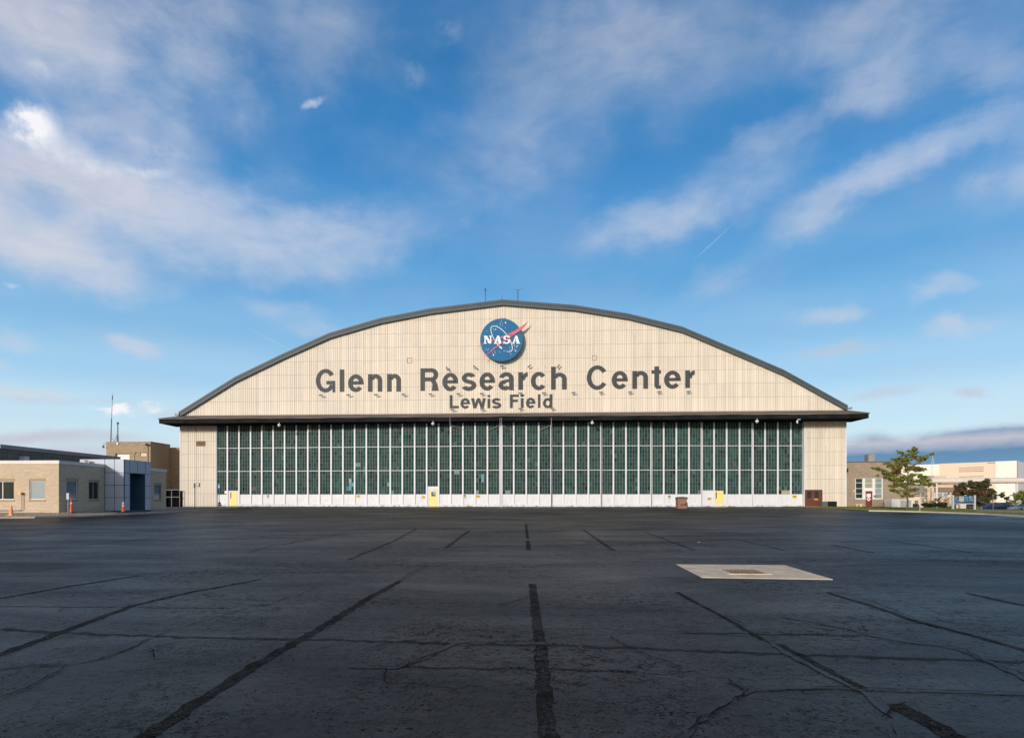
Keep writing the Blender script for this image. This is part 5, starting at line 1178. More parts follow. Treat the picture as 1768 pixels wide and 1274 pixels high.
# gap with rails; its shadow is painted as black panels
b = MB(); b.box(BX1, BYe - .06, -.1, XL + 2, BYe - .01, 2.3); b.build('dock_shade_panel', MT['dark'], e)  # black panel, the recess shade is in its colour
b = MB(); yy = 83.3; xa, xb = at(287.5, yy) - 1.5, at(310.2, yy)
for py in (845.5, 858): z = zat(300, py, yy); b.tube([(xa, yy, z), (xb, yy, z)], .045, 6)
for f in (0, .33, .66, 1): x = xa + (xb - xa) * f; b.tube([(x, yy, 0), (x, yy, zat(300, 845.5, yy))], .04, 6)
o = empty('guard_rail', ((xa + xb) / 2, yy, 0), 'pale pipe guard rail in the dark gap beside the hangar', 'railing'); b.build('rails', MT['galv'], o)
b = MB(); b.box(xa, yy + .5, 0, xb, yy + .7, zat(300, 847, yy)); b.build('gap_shade_box', MT['dark'], o)  # black box behind the rails, painted as the shade of the gap
# lamp on block
p = pt(250, 766.5, BY0 - .5); e2 = empty('wall_lamp', (p.x, BY0 - .5, p.z), 'dark square area lamp at top right of the brick block', 'lamp'); b = MB(); b.box(p.x - .28, BY0 - .7, p.z - .08, p.x + .22, BY0 - .25, p.z + .12); b.build('lamp_head', MT['dkgalv'], e2); b = MB(); b.tube([(p.x, BY0 - .3, p.z), (p.x + .1, BY0, p.z - .05)], .05, 6); b.tube([(p.x - .4, BY0 - .4, p.z), (p.x - .28, BY0 - .4, p.z + .05)], .03, 6); b.build('arm', MT['dkgalv'], e2)
p = pt(178.5, 771, BY0 - .3); e2 = empty('security_camera', (p.x, BY0 - .3, p.z), 'pendant camera on curved arm at left corner of the brick block', 'camera')
b = MB(); b.tube([(BX0, BY0 - .05, p.z + .35), (BX0 - .2, BY0 - .2, p.z + .42), (p.x + .05, BY0 - .3, p.z + .38), (p.x, BY0 - .3, p.z + .2)], .035, 7); b.build('arm', MT['alum'], e2); b = MB(); b.lathe((p.x, BY0 - .3, p.z - .18), [(.05, 0), (.14, .06), (.15, .2), (.08, .36)], 12); b.build('housing', MT['dkgalv'], e2)
p = pt(202.8, 765.7, BY0 - .1); e2 = empty('wall_speaker', (p.x, BY0 - .1, p.z - .1), 'small white square unit under the masts on the brick block', 'speaker'); b = MB(); b.box(p.x - .12, BY0 - .14, p.z - .12, p.x + .12, BY0 - .002, p.z + .12); b.build('case', MT['frame'], e2)
# masts
ym = BY0 + .6
pb_, ptp = pt(191.3, 762, ym), pt(194.4, 677.5, ym); e2 = empty('antenna_mast', (pb_.x, ym, BT - .1), 'tall thin leaning whip mast on the brick block roof', 'antenna')
mid = pt(192.6, 723, ym); b = MB(); b.tube([(pb_.x, ym, BT - .1), mid], [.07, .06], 6); b.build('lower_tube', MT['dkgalv'], e2); b = MB(); b.tube([mid, pt(193.9, 690, ym), ptp], [.045, .035, .012], 6); b.build('whip', MT['galv'], e2)
b = MB(); b.tube([pt(193.9, 690, ym), pt(194.3, 683, ym)], .06, 6); b.build('coil', MT['dkgalv'], e2)
pb_, ptp = pt(203.4, 762, ym), pt(203.4, 732, ym); e2 = empty('antenna_mast', (pb_.x, ym, BT - .1), 'shorter braced mast with red ball on the brick block roof', 'antenna')
b = MB(); b.tube([(pb_.x, ym, BT - .1), ptp], .065, 6); b.build('pole', MT['dkgalv'], e2)
b = MB()
for a, c in ((-10.5, 749), (2.4, 749), (-4, 751)): b.tube([pt(203.4 + (.6 if a > 0 else -.3), 749, ym), pt(203.4 + a * .55, 762, ym + (.5 if a == -4 else 0))], .03, 5)
b.tube([pt(197, 762, ym), pt(192, 754, ym)], .03, 5); b.build('brace', MT['dkgalv'], e2)
b = MB(); b.lathe((ptp.x, ym, ptp.z - .05), [(.04, 0), (.13, .06), (.16, .16), (.12, .26), (.03, .32)], 12); b.build('ball', P('red_beacon', (.42, .02, .05), .4), e2, smooth=True)
# ================================================================== items near the hangar on the right
px0, px1 = 1170, 1187.5; p = gp(1179, 878); Yd = p.y; x0, x1 = at(px0, Yd), at(px1, Yd); zb = g(x0, Yd); zt = zat(1179, 860, Yd)
e = empty('waste_bin', ((x0 + x1) / 2, Yd, zb), 'squat brown steel bin with dark lid in front of the hangar doors', 'bin')
b = MB(); b.box(x0 + .04, Yd, zb + .08, x1 - .08, Yd + 1.1, zt); b.box(x0, Yd - .05, zt - .14, x1, Yd + 1.15, zt - .02); b.build('body', MT['dump'], e)
b = MB(); b.prism([(x0 - .05, Yd - .08, zt + .002), (x1 + .03, Yd - .08, zt + .002), (x1 - .05, Yd - .08, zt + .12), ((x0 + x1) / 2, Yd - .08, zt + .18), (x0 + .05, Yd - .08, zt + .12)], (0, 1.25, 0)); b.build('lid', MT['dumplid'], e)
b = MB(); b.box(x0 + .28, Yd - .06, zb + .42, x1 - .30, Yd - .001, zb + .50); b.box(x1 - .30, Yd - .10, zb + .38, x1 - .20, Yd - .001, zb + .68); b.build('latch', MT['black'], e)
b = MB(); b.box(x1 - .079, Yd + .2, zb + .2, x1 + .05, Yd + .45, zb + .75); b.build('side_pocket', MT['rust'], e)
b = MB(); b.box(x0 + .06, Yd + .05, zb - .02, x1 - .1, Yd + 1.0, zb + .079); b.build('skid', MT['rust'], e)
def acunit(px0, px1, py0, py1, Y, label, body, front, dp=.8):
    x0, x1 = at(px0, Y), at(px1, Y); z1 = zat(px0, py0, Y); zb = zat(px0, py1, Y)
    e = empty('condenser_unit', ((x0 + x1) / 2, Y, zb), label, 'air conditioner', 'dark condenser units by the right beige wall'); b = MB(); b.box(x0, Y, zb + .12, x1, Y + dp, z1); b.build('case', body, e)
    b = MB(); 
    for i in range(9): x = x0 + (i + .5) * (x1 - x0) / 9; b.box(x - .02, Y - .015, zb + .2, x + .02, Y - .001, z1 - .08)
    b.build('grille', front, e)
    b = MB()
    for x in (x0 + .08, x1 - .16): b.box(x, Y + .1, zb - .1, x + .08, Y + .3, zb + .12)
    b.build('foot', MT['coping'], e)
acunit(1419.4, 1430.6, 865.6, 877.2, 82.6, 'dusty grey condenser unit right of the brown double door', MT['olivepanel'], MT['dkgalv'])
acunit(1431, 1445, 865.4, 877.4, 82.4, 'black condenser unit, right one of the pair by the beige wall', MT['dark'], MT['black'])
# brick annex
EY_ = 86.0; ex0, ex1 = at(1440, EY_), at(1556.3, EY_); ET = zat(1500, 797.9, EY_)
e = empty('brick_annex', ((ex0 + ex1) / 2, EY_, 0), 'flat roofed weathered brick annex right of the hangar with white windows', 'building')
mkE = lambda u, z, d: Vector((u, EY_ + d, z))
wn_ = [(1477.6, 1490, 825.6, 860.4), (1493.6, 1507, 825.6, 842.6), (1511, 1523.6, 825.6, 860.4)]
EH = [(at(a, EY_), at(c, EY_), zat(a, f_, EY_), zat(a, d_, EY_)) for a, c, d_, f_ in wn_]
dr = (at(1494.6, EY_), at(1506.6, EY_), -.2, zat(1500, 847.6, EY_))
big = (at(1476.6, EY_), at(1525, EY_), EH[0][2] - .1, EH[0][3] + .03)
b = MB(); wall_with_holes(b, ex0, ex1, -.5, ET, [big, dr], mkE); b.quad((ex1, EY_, -.5), (ex1, EY_ + 14, -.5), (ex1, EY_ + 14, ET), (ex1, EY_, ET)); b.quad((ex0, EY_, ET - .02), (ex1, EY_, ET - .02), (ex1, EY_ + 14, ET - .02), (ex0, EY_ + 14, ET - .02)); b.build('wall', MT['rightbrick'], e)
b = MB(); b.box(ex0, EY_ - .08, ET, ex1 + .08, EY_ + .2, ET + .1); b.build('roof_edge', MT['dkgalv'], e)
b = MB(); zz = zat(1500, 824, EY_); b.box(ex0, EY_ - .03, zz - .05, at(1526, EY_), EY_ - .001, zz); b.build('string_course', MT['lintel'], e)
b = MB()
wall_with_holes(b, big[0], big[1], big[2], big[3], [*EH, (dr[0] - .001, dr[1] + .001, big[2] - 1, dr[3])], lambda u, z, d: Vector((u, EY_ + .05, z)))
for x in (dr[0] - .12, dr[1] + .0): b.box(x, EY_ + .02, -.1, x + .12, EY_ + .09, dr[3])
b.box(dr[0] - .2, EY_ - .02, dr[3], dr[1] + .2, EY_ + .06, dr[3] + .12); b.build('window_surround', MT['frame'], e)
mkE2 = lambda u, z, d: Vector((u, EY_ + .052 + d, z))
window(e, *EH[0], mkE2, MT['glass_dark'], rec=.08, hbars=(.24, .5, .78), lint=False, fw=.05)
window(e, *EH[1], mkE2, P('cream_blind', (.30, .30, .20), .5, .1, spec=.6), rec=.08, hbars=(.5,), lint=False, fw=.05)
window(e, *EH[2], mkE2, P('pale_green_blind', (.22, .27, .24), .4, .3, 1.2, spec=.6), rec=.08, hbars=(.24, .5, .78), lint=False, fw=.05)
b = MB(); b.box(dr[0], EY_ + .06, -.05, dr[1], EY_ + .12, dr[3]); dob = b.build('door', MT['redbrown'], e)
b = MB(); b.box(at(1496.6, EY_), EY_ + .05, zat(1500, 858, EY_), at(1503.8, EY_), EY_ + .058, zat(1500, 852, EY_)); b.build('paper', MT['frame'], dob)
cxd, czd = at(1500.2, EY_), zat(1500, 861.5, EY_)
b = MB(); q = .30; b.prism([(cxd - q, EY_ + .056, czd), (cxd, EY_ + .056, czd - q), (cxd + q, EY_ + .056, czd), (cxd, EY_ + .056, czd + q)], (0, -.004, 0)); b.build('diamond_placard', MT['frame'], dob)
b = MB(); q = .13; b.prism([(cxd - q, EY_ + .051, czd), (cxd, EY_ + .051, czd - q), (cxd + q, EY_ + .051, czd), (cxd, EY_ + .051, czd + q)], (0, -.004, 0)); b.build('diamond_centre', MT['logo_red'], dob)
b = MB(); b.box(dr[1] - .12, EY_ + .02, .95, dr[1] - .05, EY_ + .059, 1.02); b.build('handle', MT['galv'], dob)
b = MB(); b.box(at(1473.5, EY_), EY_ - .08, zat(1474, 849, EY_), at(1475.3, EY_), EY_ - .001, zat(1474, 845.8, EY_)); b.build('wall_light', MT['frame'], e)
b = MB(); b.box(at(1508.6, EY_), EY_ - .1, zat(1509, 857.6, EY_), at(1510.6, EY_), EY_ - .001, zat(1509, 855, EY_)); b.build('fire_bell', MT['redbrown'], e)
b = MB(); b.box(at(1461.3, EY_), EY_ - .25, zat(1462, 815, EY_), at(1463.2, EY_), EY_ - .001, zat(1462, 808.5, EY_)); b.build('floodlamp', MT['black'], e)
xa, xb = at(1499.3, EY_ + 3), at(1510.8, EY_ + 3); b = MB(); b.box(xa, EY_ + 3, ET - .1, xb, EY_ + 4, zat(1505, 784.3, EY_ + 3)); b.build('chimney', P('grey_chimney', (.26, .25, .24), .85, .15), e)
b = MB(); b.box(at(1488, EY_), EY_ - 1.1, -.3, at(1496, EY_), EY_ - .02, .06); b.box(at(1494, EY_), EY_ - .9, -.3, at(1508, EY_), EY_ - .01, .1); b.build('step', P('brown_concrete', (.26, .2, .15), .9), e)
st = empty('stone_bench', (at(1481.5, 84.2), 84.2, g(at(1481.5, 84.2), 84.2)), 'low pale stone slab on rubble blocks beside the annex door', 'bench'); zb = g(at(1481.5, 84.2), 84.2)
b = MB(); b.box(at(1475.8, 84.2), 84.0, zb + .28, at(1488.5, 84.2), 84.6, zb + .40); b.build('top', MT['slab'], st); b = MB(); b.box(at(1477.5, 84.2), 84.05, zb, at(1480, 84.2), 84.5, zb + .28); b.box(at(1483.5, 84.2), 84.05, zb, at(1487, 84.2), 84.5, zb + .28); b.build('support', MT['slab'], st)
# louvred enclosure
Yq = 83.0; x0, x1, xm = at(1539.5, Yq), at(1576, Yq), at(1552.6, Yq); zb, zt = zat(1550, 878, Yq), zat(1550, 861.2, Yq)
e = empty('chiller_unit', ((x0 + x1) / 2, Yq, zb), 'white louvred cooling unit standing on the lawn behind the young tree', 'air conditioner')
b = MB(); b.box(x0, Yq, zb, xm, Yq + 1.6, zt); b.box(xm + .002, Yq + .05, zb + .08, x1, Yq + 1.6, zt - .05); b.build('case', MT['frame'], e)
b = MB(); n_ = 11
for i in range(n_): x = xm + .18 + i * (x1 - xm - .3) / n_; b.box(x, Yq + .0, zb + .15, x + .07, Yq + .048, zt - .14)
b.build('louvre', MT['galv'], e)
b = MB(); b.box(x0 - .05, Yq - .1, zb - .1, x1 + .05, Yq + 1.7, zb - .001); b.build('pad', MT['concrete'], e)
# ---- grey sign back on the lawn
e, p, w, h, zt = postsign(1588, 884, 837.5, 6.4, 13.5, 'plain grey sign turned away on a leaning post by the young tree', MT['galv'], P('grey_sign_back', (.20, .21, .20), .5), None)
e.rotation_euler = (0, math.radians(3), 0)
e, p, w, h, zt = postsign(1745.5, 880, 855.6, 5.6, 6.4, 'small white square notice on thin post near right edge', MT['dkgalv'], MT['frame'], None, Y=83)
# display board
Yb = 73.0; xl, xr = at(1645.2, Yb), at(1682.7, Yb); zb = zat(1660, 881.7, Yb); zt = zat(1660, 854.6, Yb)
e = empty('display_board', ((xl + xr) / 2, Yb, zb), 'double posted board of photographs standing on the lawn', 'display board')
for x in (xl, xr): b = MB(); b.box(x - .09, Yb - .08, zb - .2, x + .09, Yb + .08, zt); b.build('post', MT['alum'], e)
z0, z1 = zat(1660, 868.6, Yb), zat(1660, 855.4, Yb); b = MB(); b.box(xl + .095, Yb - .04, z0, xr - .095, Yb + .04, z1); pn = b.build('panel', MT['black'], e)
def picmat(name, a, c, d_, sc_=2.5):
    m, t, bb = new_mat(name); ge = N(t, 'ShaderNodeNewGeometry'); n = noise_n(t, ge.outputs['Position'], sc_, 4, .6, 1.2); link(t, ramp(t, n.outputs[0], [(.36, a), (.5, c), (.64, d_)]), bb.inputs['Base Color']); bb.inputs['Roughness'].default_value = .3; return m
W = xr - xl - .19; xx = xl + .095
for f0, f1, mm in ((.02, .22, picmat('picture_hand', (.03, .08, .2), (.06, .12, .24), (.35, .2, .12))), (.24, .50, picmat('picture_cockpit', (.25, .27, .28), (.4, .4, .4), (.12, .06, .05))), (.52, .72, picmat('picture_blue', (.01, .05, .1), (.04, .25, .45), (.01, .02, .04))), (.75, .98, picmat('picture_earth', (.35, .38, .4), (.02, .08, .2), (.2, .22, .25)))):
    b = MB(); b.box(xx + W * f0, Yb - .052, z0 + .16, xx + W * f1, Yb - .041, z1 - .06); b.build('photograph', mm, pn)
b = MB(); b.box(xl + .1, Yb - .06, zat(1650, 869.5, Yb), xl + .55, Yb - .045, zat(1650, 866.8, Yb)); b.build('blue_label', MT['signblue'], pn)
b = MB(); b.box(xl + .1, Yb - .03, zat(1660, 870.0, Yb), xr - .1, Yb + .03, z0 - .01); b.build('rail', MT['alum'], e)
# yellow bollard, white box sign
def bollard(px, pyb, pyt, Y, label, m):
    x = at(px, Y); zb, zt = zat(px, pyb, Y), zat(px, pyt, Y); e = empty('bollard', (x, Y, zb), label, 'bollard'); b = MB(); b.lathe((x, Y, zb - .3), [(.10, 0), (.10, zt - zb + .22), (.06, zt - zb + .30)], 10); b.build('post', m, e); b = MB(); b.lathe((x, Y, zb - .3 + (zt - zb) * .7), [(.105, 0), (.105, .12)], 10); b.build('band', MT['frame'], e)
bollard(1652.3, 879, 870.8, 84, 'yellow bollard seen under the display board', MT['signyellow'])
x0, x1 = at(1658, 88), at(1668, 88); b = MB(); b.box(x0, 88, zat(1660, 878.5, 88), x1, 88.5, zat(1660, 871, 88)); e = empty('utility_cabinet', ((x0 + x1) / 2, 88, zat(1660, 878.5, 88)), 'cream utility cabinet seen through the display board legs', 'cabinet'); b.build('case', MT['siding'], e); b = MB(); b.box(x0 - .04, 87.96, zat(1660, 871, 88) + .002, x1 + .04, 88.54, zat(1660, 870.2, 88)); b.build('lid', MT['frame'], e)
# ================================================================== far hall and pipe
def fp2(px, py, dep):
    Y = dep; 
    for _ in range(30): Y += (dep - depth(at(px, Y), Y)) * .9
    return pt(px, py, Y)
A0, A1 = fp2(1540, 802.4, 255), fp2(1756, 795.7, 226); dv = (A1 - A0); dv.z = 0; 
e = empty('test_hall', (A0.x, A0.y, -1.2), 'large far hall in white and beige cladding beyond the car park', 'building')
TOP = A1.z
def onl(px):
    # intersection of the pixel's vertical plane with the facade line
    u = (px - CX) / F; dx, dy = (u * CT - math.sin(TH)), (u * math.sin(TH) + CT)
    det = dx * (-dv.y) - dy * (-dv.x); t_ = (A0.x * (-dv.y) - A0.y * (-dv.x)) / det; return Vector((dx * t_, dy * t_, 0))
nf_ = Vector((dv.y, -dv.x, 0)).normalized()
def slab(name, pxa, pxb, z0, z1, out, mat, parent=None, th=.3, lab=None):
    a, c = onl(pxa), onl(pxb); a = a + nf_ * out; c = c + nf_ * out; b = MB()
    b.prism([(a.x, a.y, z0), (c.x, c.y, z0), (c.x, c.y, z1), (a.x, a.y, z1)], -nf_ * th); o = b.build(name, mat, parent or e)
    if lab: o['label'] = lab
    return o
slab('wall', 1540, 1623, -1.5, TOP - .15, 0, MT['whitewall'], th=20, lab='bright white wall section'); slab('wall', 1623.01, 1719, -1.5, TOP, .3, MT['beigewall'], th=20, lab='beige wall section'); slab('wall', 1719.01, 1756, -1.5, TOP + .1, .6, MT['whitewall'], th=20.3, lab='tall white end bay')
cE = onl(1756) + nf_ * .6; rt = MB(); nb = 22
back = Vector((.52, .85, 0)).normalized()
for i in range(nb):
    p = cE + back * i * 1.0; q = cE + back * (i + .5) * 1.0; r_ = cE + back * (i + 1) * 1.0; o1 = Vector((back.y, -back.x, 0)) * .25
    rt.quad((p.x, p.y, -1.5), (q.x, q.y, -1.5), (q.x, q.y, TOP + .1), (p.x, p.y, TOP + .1)); rt.quad(Vector((q.x, q.y, -1.5)) + o1, Vector((r_.x, r_.y, -1.5)) + o1, Vector((r_.x, r_.y, TOP + .1)) + o1, Vector((q.x, q.y, TOP + .1)) + o1)
rt.build('ribbed_wall', MT['ribshade'], e)  # shaded side of the hall, its shade painted in
def zl(px, py): p = onl(px); return CAMZ + (HY - py) * depth(p.x, p.y) / F
for py in (806.6, 809.9, 813, 822): slab('vent_slot', 1656, 1699, zl(1680, py + .7), zl(1680, py), .5, MT['brownband'], th=.15)
b = slab('rooftop_edge', 1705, 1719, zl(1712, 799.6), zl(1712, 798.6), .4, MT['brownband'], th=.1)
# beige low structures in front of the hall
def lowblock(name, label, pxa, pxb, pyt, pyb, Y, mat, dp=6, cat='building', extra=None):
    a, c = at(pxa, Y), at(pxb, Y); z1, z0 = zat((pxa + pxb) / 2, pyt, Y), -1.4; e_ = empty(name, ((a + c) / 2, Y, z0), label, cat); b = MB(); b.box(a, Y, z0, c, Y + dp, z1); b.build('wall', mat, e_)
    b = MB(); b.box(a - .1, Y - .1, z1, c + .1, Y + dp, z1 + .18); b.build('roof_edge', MT['brownband'], e_); return e_
e3 = lowblock('plant_building', 'beige plant building under the long pipe with a brown band and two windows', 1596, 1655, 836.5, 876, 160, MT['beigewall2'], 14)
Ye = 160
for a, c in ((1618.5, 1626), (1628.5, 1636)): b = MB(); b.box(at(a, Ye), Ye - .15, zat(a, 857, Ye), at(c, Ye), Ye - .02, zat(a, 851, Ye)); wq = b.build('window', MT['blind'], e3); b = MB(); b.box(at(a, Ye) - .12, Ye - .1, zat(a, 857.6, Ye), at(c, Ye) + .12, Ye - .018, zat(a, 850.4, Ye)); b.build('frame', MT['frame'], wq)
b = MB(); b.box(at(1612, Ye), Ye - .5, zat(1612, 848.8, Ye), at(1652, Ye), Ye - .01, zat(1612, 841.2, Ye)); b.build('brown_band', MT['brownband'], e3)
b = MB(); b.box(at(1617, Ye), Ye + 1, zat(1617, 836.4, Ye) , at(1638, Ye), Ye + 5, zat(1617, 820.5, Ye)); b.build('roof_box', MT['beigewall2'], e3)
for px, w_px in ((1601, 5), (1609, 4)): b = MB(); b.box(at(px, Ye - 1), Ye - 1, -1.3, at(px + w_px, Ye - 1), Ye - .1, zat(px, 842, Ye - 1)); b.build('buttress', MT['beigewall2'], e3)
e3 = lowblock('shed', 'low cream shed with dark openings behind the small bushes', 1568, 1598, 857, 876, 130, MT['beigewall'], 6)
b = MB(); b.box(at(1579, 130), 129.9, zat(1579, 869, 130), at(1585, 130), 129.98, zat(1579, 863.5, 130)); b.build('opening', MT['brownband'], e3)
e3 = lowblock('shed', 'beige flat roofed shed behind the navy van', 1655, 1720, 858, 876, 165, MT['beigewall2'], 6)
b = MB(); b.box(at(1690, 165), 164.9, zat(1690, 866, 165), at(1700, 165), 164.98, zat(1690, 861, 165)); b.build('opening', MT['brownband'], e3)
# pipe line
Ypp = 140.0; pa, pc = pt(1604, 830.2, Ypp), pt(1800, 829.2, Ypp - 3); rr2 = 4.7 * depth(pa.x, Ypp) / F
e = empty('pipeline', (pa.x, Ypp, -1.2), 'long thick pale pipe carried high above the car park', 'pipe')
b = MB(); b.tube([pa, pc], rr2, 20); b.build('pipe', MT['pipe'], e)
for f in [i / 13 for i in range(1, 13)]:
    p = pa.lerp(pc, f); b = MB(); b.tube([p - (pc - pa).normalized() * .06, p + (pc - pa).normalized() * .06], rr2 + .06, 20); b.build('flange', MT['coping'], e)
for f in (.07, .42, .78): p = pa.lerp(pc, f); b = MB(); b.tube([(p.x, p.y, -1.3), (p.x, p.y, p.z - rr2 * .9)], .22, 8); b.build('support', MT['coping'], e)
# lattice mast
Ym = 150.0; e = empty('lattice_mast', (at(1610.5, Ym), Ym, -1.2), 'slender white lattice mast rising behind the young tree', 'antenna')
b = MB(); x = at(1610.5, Ym); zt = zat(1610, 795, Ym)
for dx_, dy_ in ((-.22, 0), (.22, 0), (0, .38)): b.tube([(x + dx_, Ym + dy_, -1.2), (x + dx_, Ym + dy_, zt)], .035, 5)
z = -1.0
while z < zt - .4: b.tube([(x - .22, Ym, z), (x + .22, Ym, z + .4)], .02, 4); b.tube([(x + .22, Ym, z + .4), (x - .22, Ym, z + .8)], .02, 4); z += .8
b.build('lattice', MT['frame'], e)
b = MB(); b.tube([(x, Ym, zt), (x, Ym, zt + .9)], .03, 5); b.tube([(x - .35, Ym, zt + .3), (x + .35, Ym, zt + .3)], .02, 5); b.build('tip', MT['frame'], e)
for px, py, lb in ((1714.5, 857, 'thin grey lamp post standing before the navy van'), (1750.5, 853, 'thin dark lamp post left of the silver car')):
    Yl_ = 88; x = at(px, Yl_); zb = g(x, Yl_); zt = zat(px, py, Yl_); e = empty('lamp_post', (x, Yl_, zb), lb, 'lamp post'); b = MB(); b.tube([(x, Yl_, zb), (x, Yl_, zt)], [.05, .035], 8); b.build('pole', MT['dkgalv'], e); b = MB(); b.lathe((x, Yl_, zt), [(.05, 0), (.12, .05), (.10, .2), (.02, .26)], 8); b.build('lamp_head', MT['dkgalv'], e)
# ================================================================== vehicles
def vehicle(name, label, cat, loc, rz, prof_, win, L, Wd, paint, tail=False, group='vehicles in the car park'):
    """prof_: side outline (x forward, z); built nose towards +x local"""
    e = empty(name, loc, label, cat, group, rz)
    H = Wd / 2; b = MB(); n = len(prof_); zmax = max(z for _, z in prof_)
    def yy_(z): return H * (1 - .16 * max(0, (z - .95) / (zmax - .95)) if z > .95 else 1 - .06 * max(0, (.45 - z) / .45))
    for s_ in (-1, 1):
        pts = [(x, s_ * yy_(z), z) for x, z in prof_]
        b.poly(pts if s_ > 0 else pts[::-1])
    for i in range(n):
        (xa, za), (xb, zb) = prof_[i], prof_[(i + 1) % n]
        b.quad((xa, -yy_(za), za), (xa, yy_(za), za), (xb, yy_(zb), zb), (xb, -yy_(zb), zb))
    b.build('body', paint, e, world=False)
    for w_ in win:
        b = MB()
        for s_ in (-1, 1): b.prism([(x, s_ * (yy_(z) + .004), z) for x, z in w_], (0, s_ * .004, 0))
        b.build('side_window', MT['carglass'], e, world=False)
    # windscreen / rear glass are the steep upper outline segments
    for (i, nm) in ((vehicle.ws, 'windscreen'), (vehicle.rw, 'rear_window')):
        (xa, za), (xb, zb) = prof_[i], prof_[i + 1]; d_ = Vector((zb - za, 0, -(xb - xa))).normalized() * .01
        if (d_.x > 0) != (nm == 'windscreen'): d_ = -d_
        q = [Vector((xa + (xb - xa) * f, s_ * (yy_(za + (zb - za) * f) - .09), za + (zb - za) * f)) + d_ for f, s_ in ((.06, -1), (.06, 1), (.94, 1), (.94, -1))]; b = MB(); b.quad(*q); b.build(nm, MT['carglass'], e, world=False)
    for x in (L * .31, -L * .30):
        for s_ in (-1, 1):
            b = MB(); b.tube([(x, s_ * (H - .20), .33), (x, s_ * (H + .01), .33)], .33, 18); w_ = b.build('wheel', MT['rubber'], e, world=False)
            b = MB(); b.tube([(x, s_ * (H + .011), .33), (x, s_ * (H + .03), .33)], [.21, .19], 14); b.build('rim', MT['rim'], w_, world=False)
            b = MB(); b.tube([(x, s_ * (H - .03), .34), (x, s_ * (H + .003), .34)], .39, 18); b.build('wheel_arch', MT['black'], e, world=False)
    for s_ in (-1, 1):
        b = MB(); b.box(L / 2 - .30, s_ * (H - .30) - .18, .62, L / 2 - .02, s_ * (H - .30) + .22, .78); b.build('headlight', MT['lightclr'], e, world=False)
        b = MB(); b.box(-L / 2 - .01, s_ * (H - .14) - .12, .80, -L / 2 + .10, s_ * (H - .14) + .12, 1.15 if zmax > 1.6 else 1.0); b.build('tail_light', MT['lightred'], e, world=False)
        b = MB(); b.box(L * .20, s_ * (H + .08) - .09, .98, L * .24, s_ * (H + .08) + .09, 1.12); b.build('mirror', paint, e, world=False)
    return e
vehicle.ws, vehicle.rw = 5, 7
van = [(-2.5, .35), (2.5, .35), (2.55, .62), (2.35, .86), (1.55, 1.06), (1.45, 1.08), (.60, 1.66), (-2.05, 1.72), (-2.45, 1.10), (-2.52, .7)]
Yv = 106; pV = Vector((at(1716, Yv), Yv, -1.19))
e = vehicle('minivan', 'dark navy minivan parked facing left behind the lawn', 'van', pV, math.pi, van, [[(1.2, 1.10), (.62, 1.56), (.30, 1.58), (.30, 1.08)], [(.22, 1.08), (.22, 1.58), (-.85, 1.60), (-.85, 1.08)], [(-.93, 1.08), (-.93, 1.60), (-1.95, 1.60), (-2.25, 1.12)]], 5.0, 1.95, MT['navy'])
car = [(-2.2, .32), (2.2, .32), (2.25, .58), (2.1, .78), (1.2, .92), (1.0, .94), (.30, 1.38), (-.95, 1.42), (-1.65, 1.0), (-2.25, .92)]
swin = [[(.85, .96), (.30, 1.30), (-.20, 1.33), (-.20, .95)], [(-.27, .95), (-.27, 1.33), (-.90, 1.34), (-1.40, .98)]]
Yc = 102; p = Vector((at(1772, Yc), Yc, -1.05)); vehicle('parked_car', 'silver car nosing in from the right edge of the car park', 'car', p, math.pi, car, swin, 4.4, 1.8, MT['silver'])
Yc = 110; p = Vector((at(1680, Yc), Yc, -1.19)); vehicle('parked_car', 'dark red car seen under the display board', 'car', p, math.radians(75), car, swin, 4.4, 1.8, MT['carred'])
Yc = 112; p = Vector((at(1697, Yc), Yc, -1.19)); vehicle('parked_car', 'grey blue car mostly hidden by the navy minivan', 'car', p, math.pi, car, swin, 4.4, 1.8, MT['silver'])
Yc = 114; p = Vector((at(1656, Yc), Yc, -1.19)); vehicle('parked_car', 'charcoal car behind the left leg of the display board', 'car', p, math.radians(80), car, swin, 4.4, 1.8, MT['carblack'])
Yc = 118; p = Vector((at(1576.5, Yc), Yc, -1.19)); vehicle('parked_car', 'dark car just right of the white louvred cooling unit', 'car', p, math.radians(60), car, swin, 4.4, 1.8, MT['carblack'])
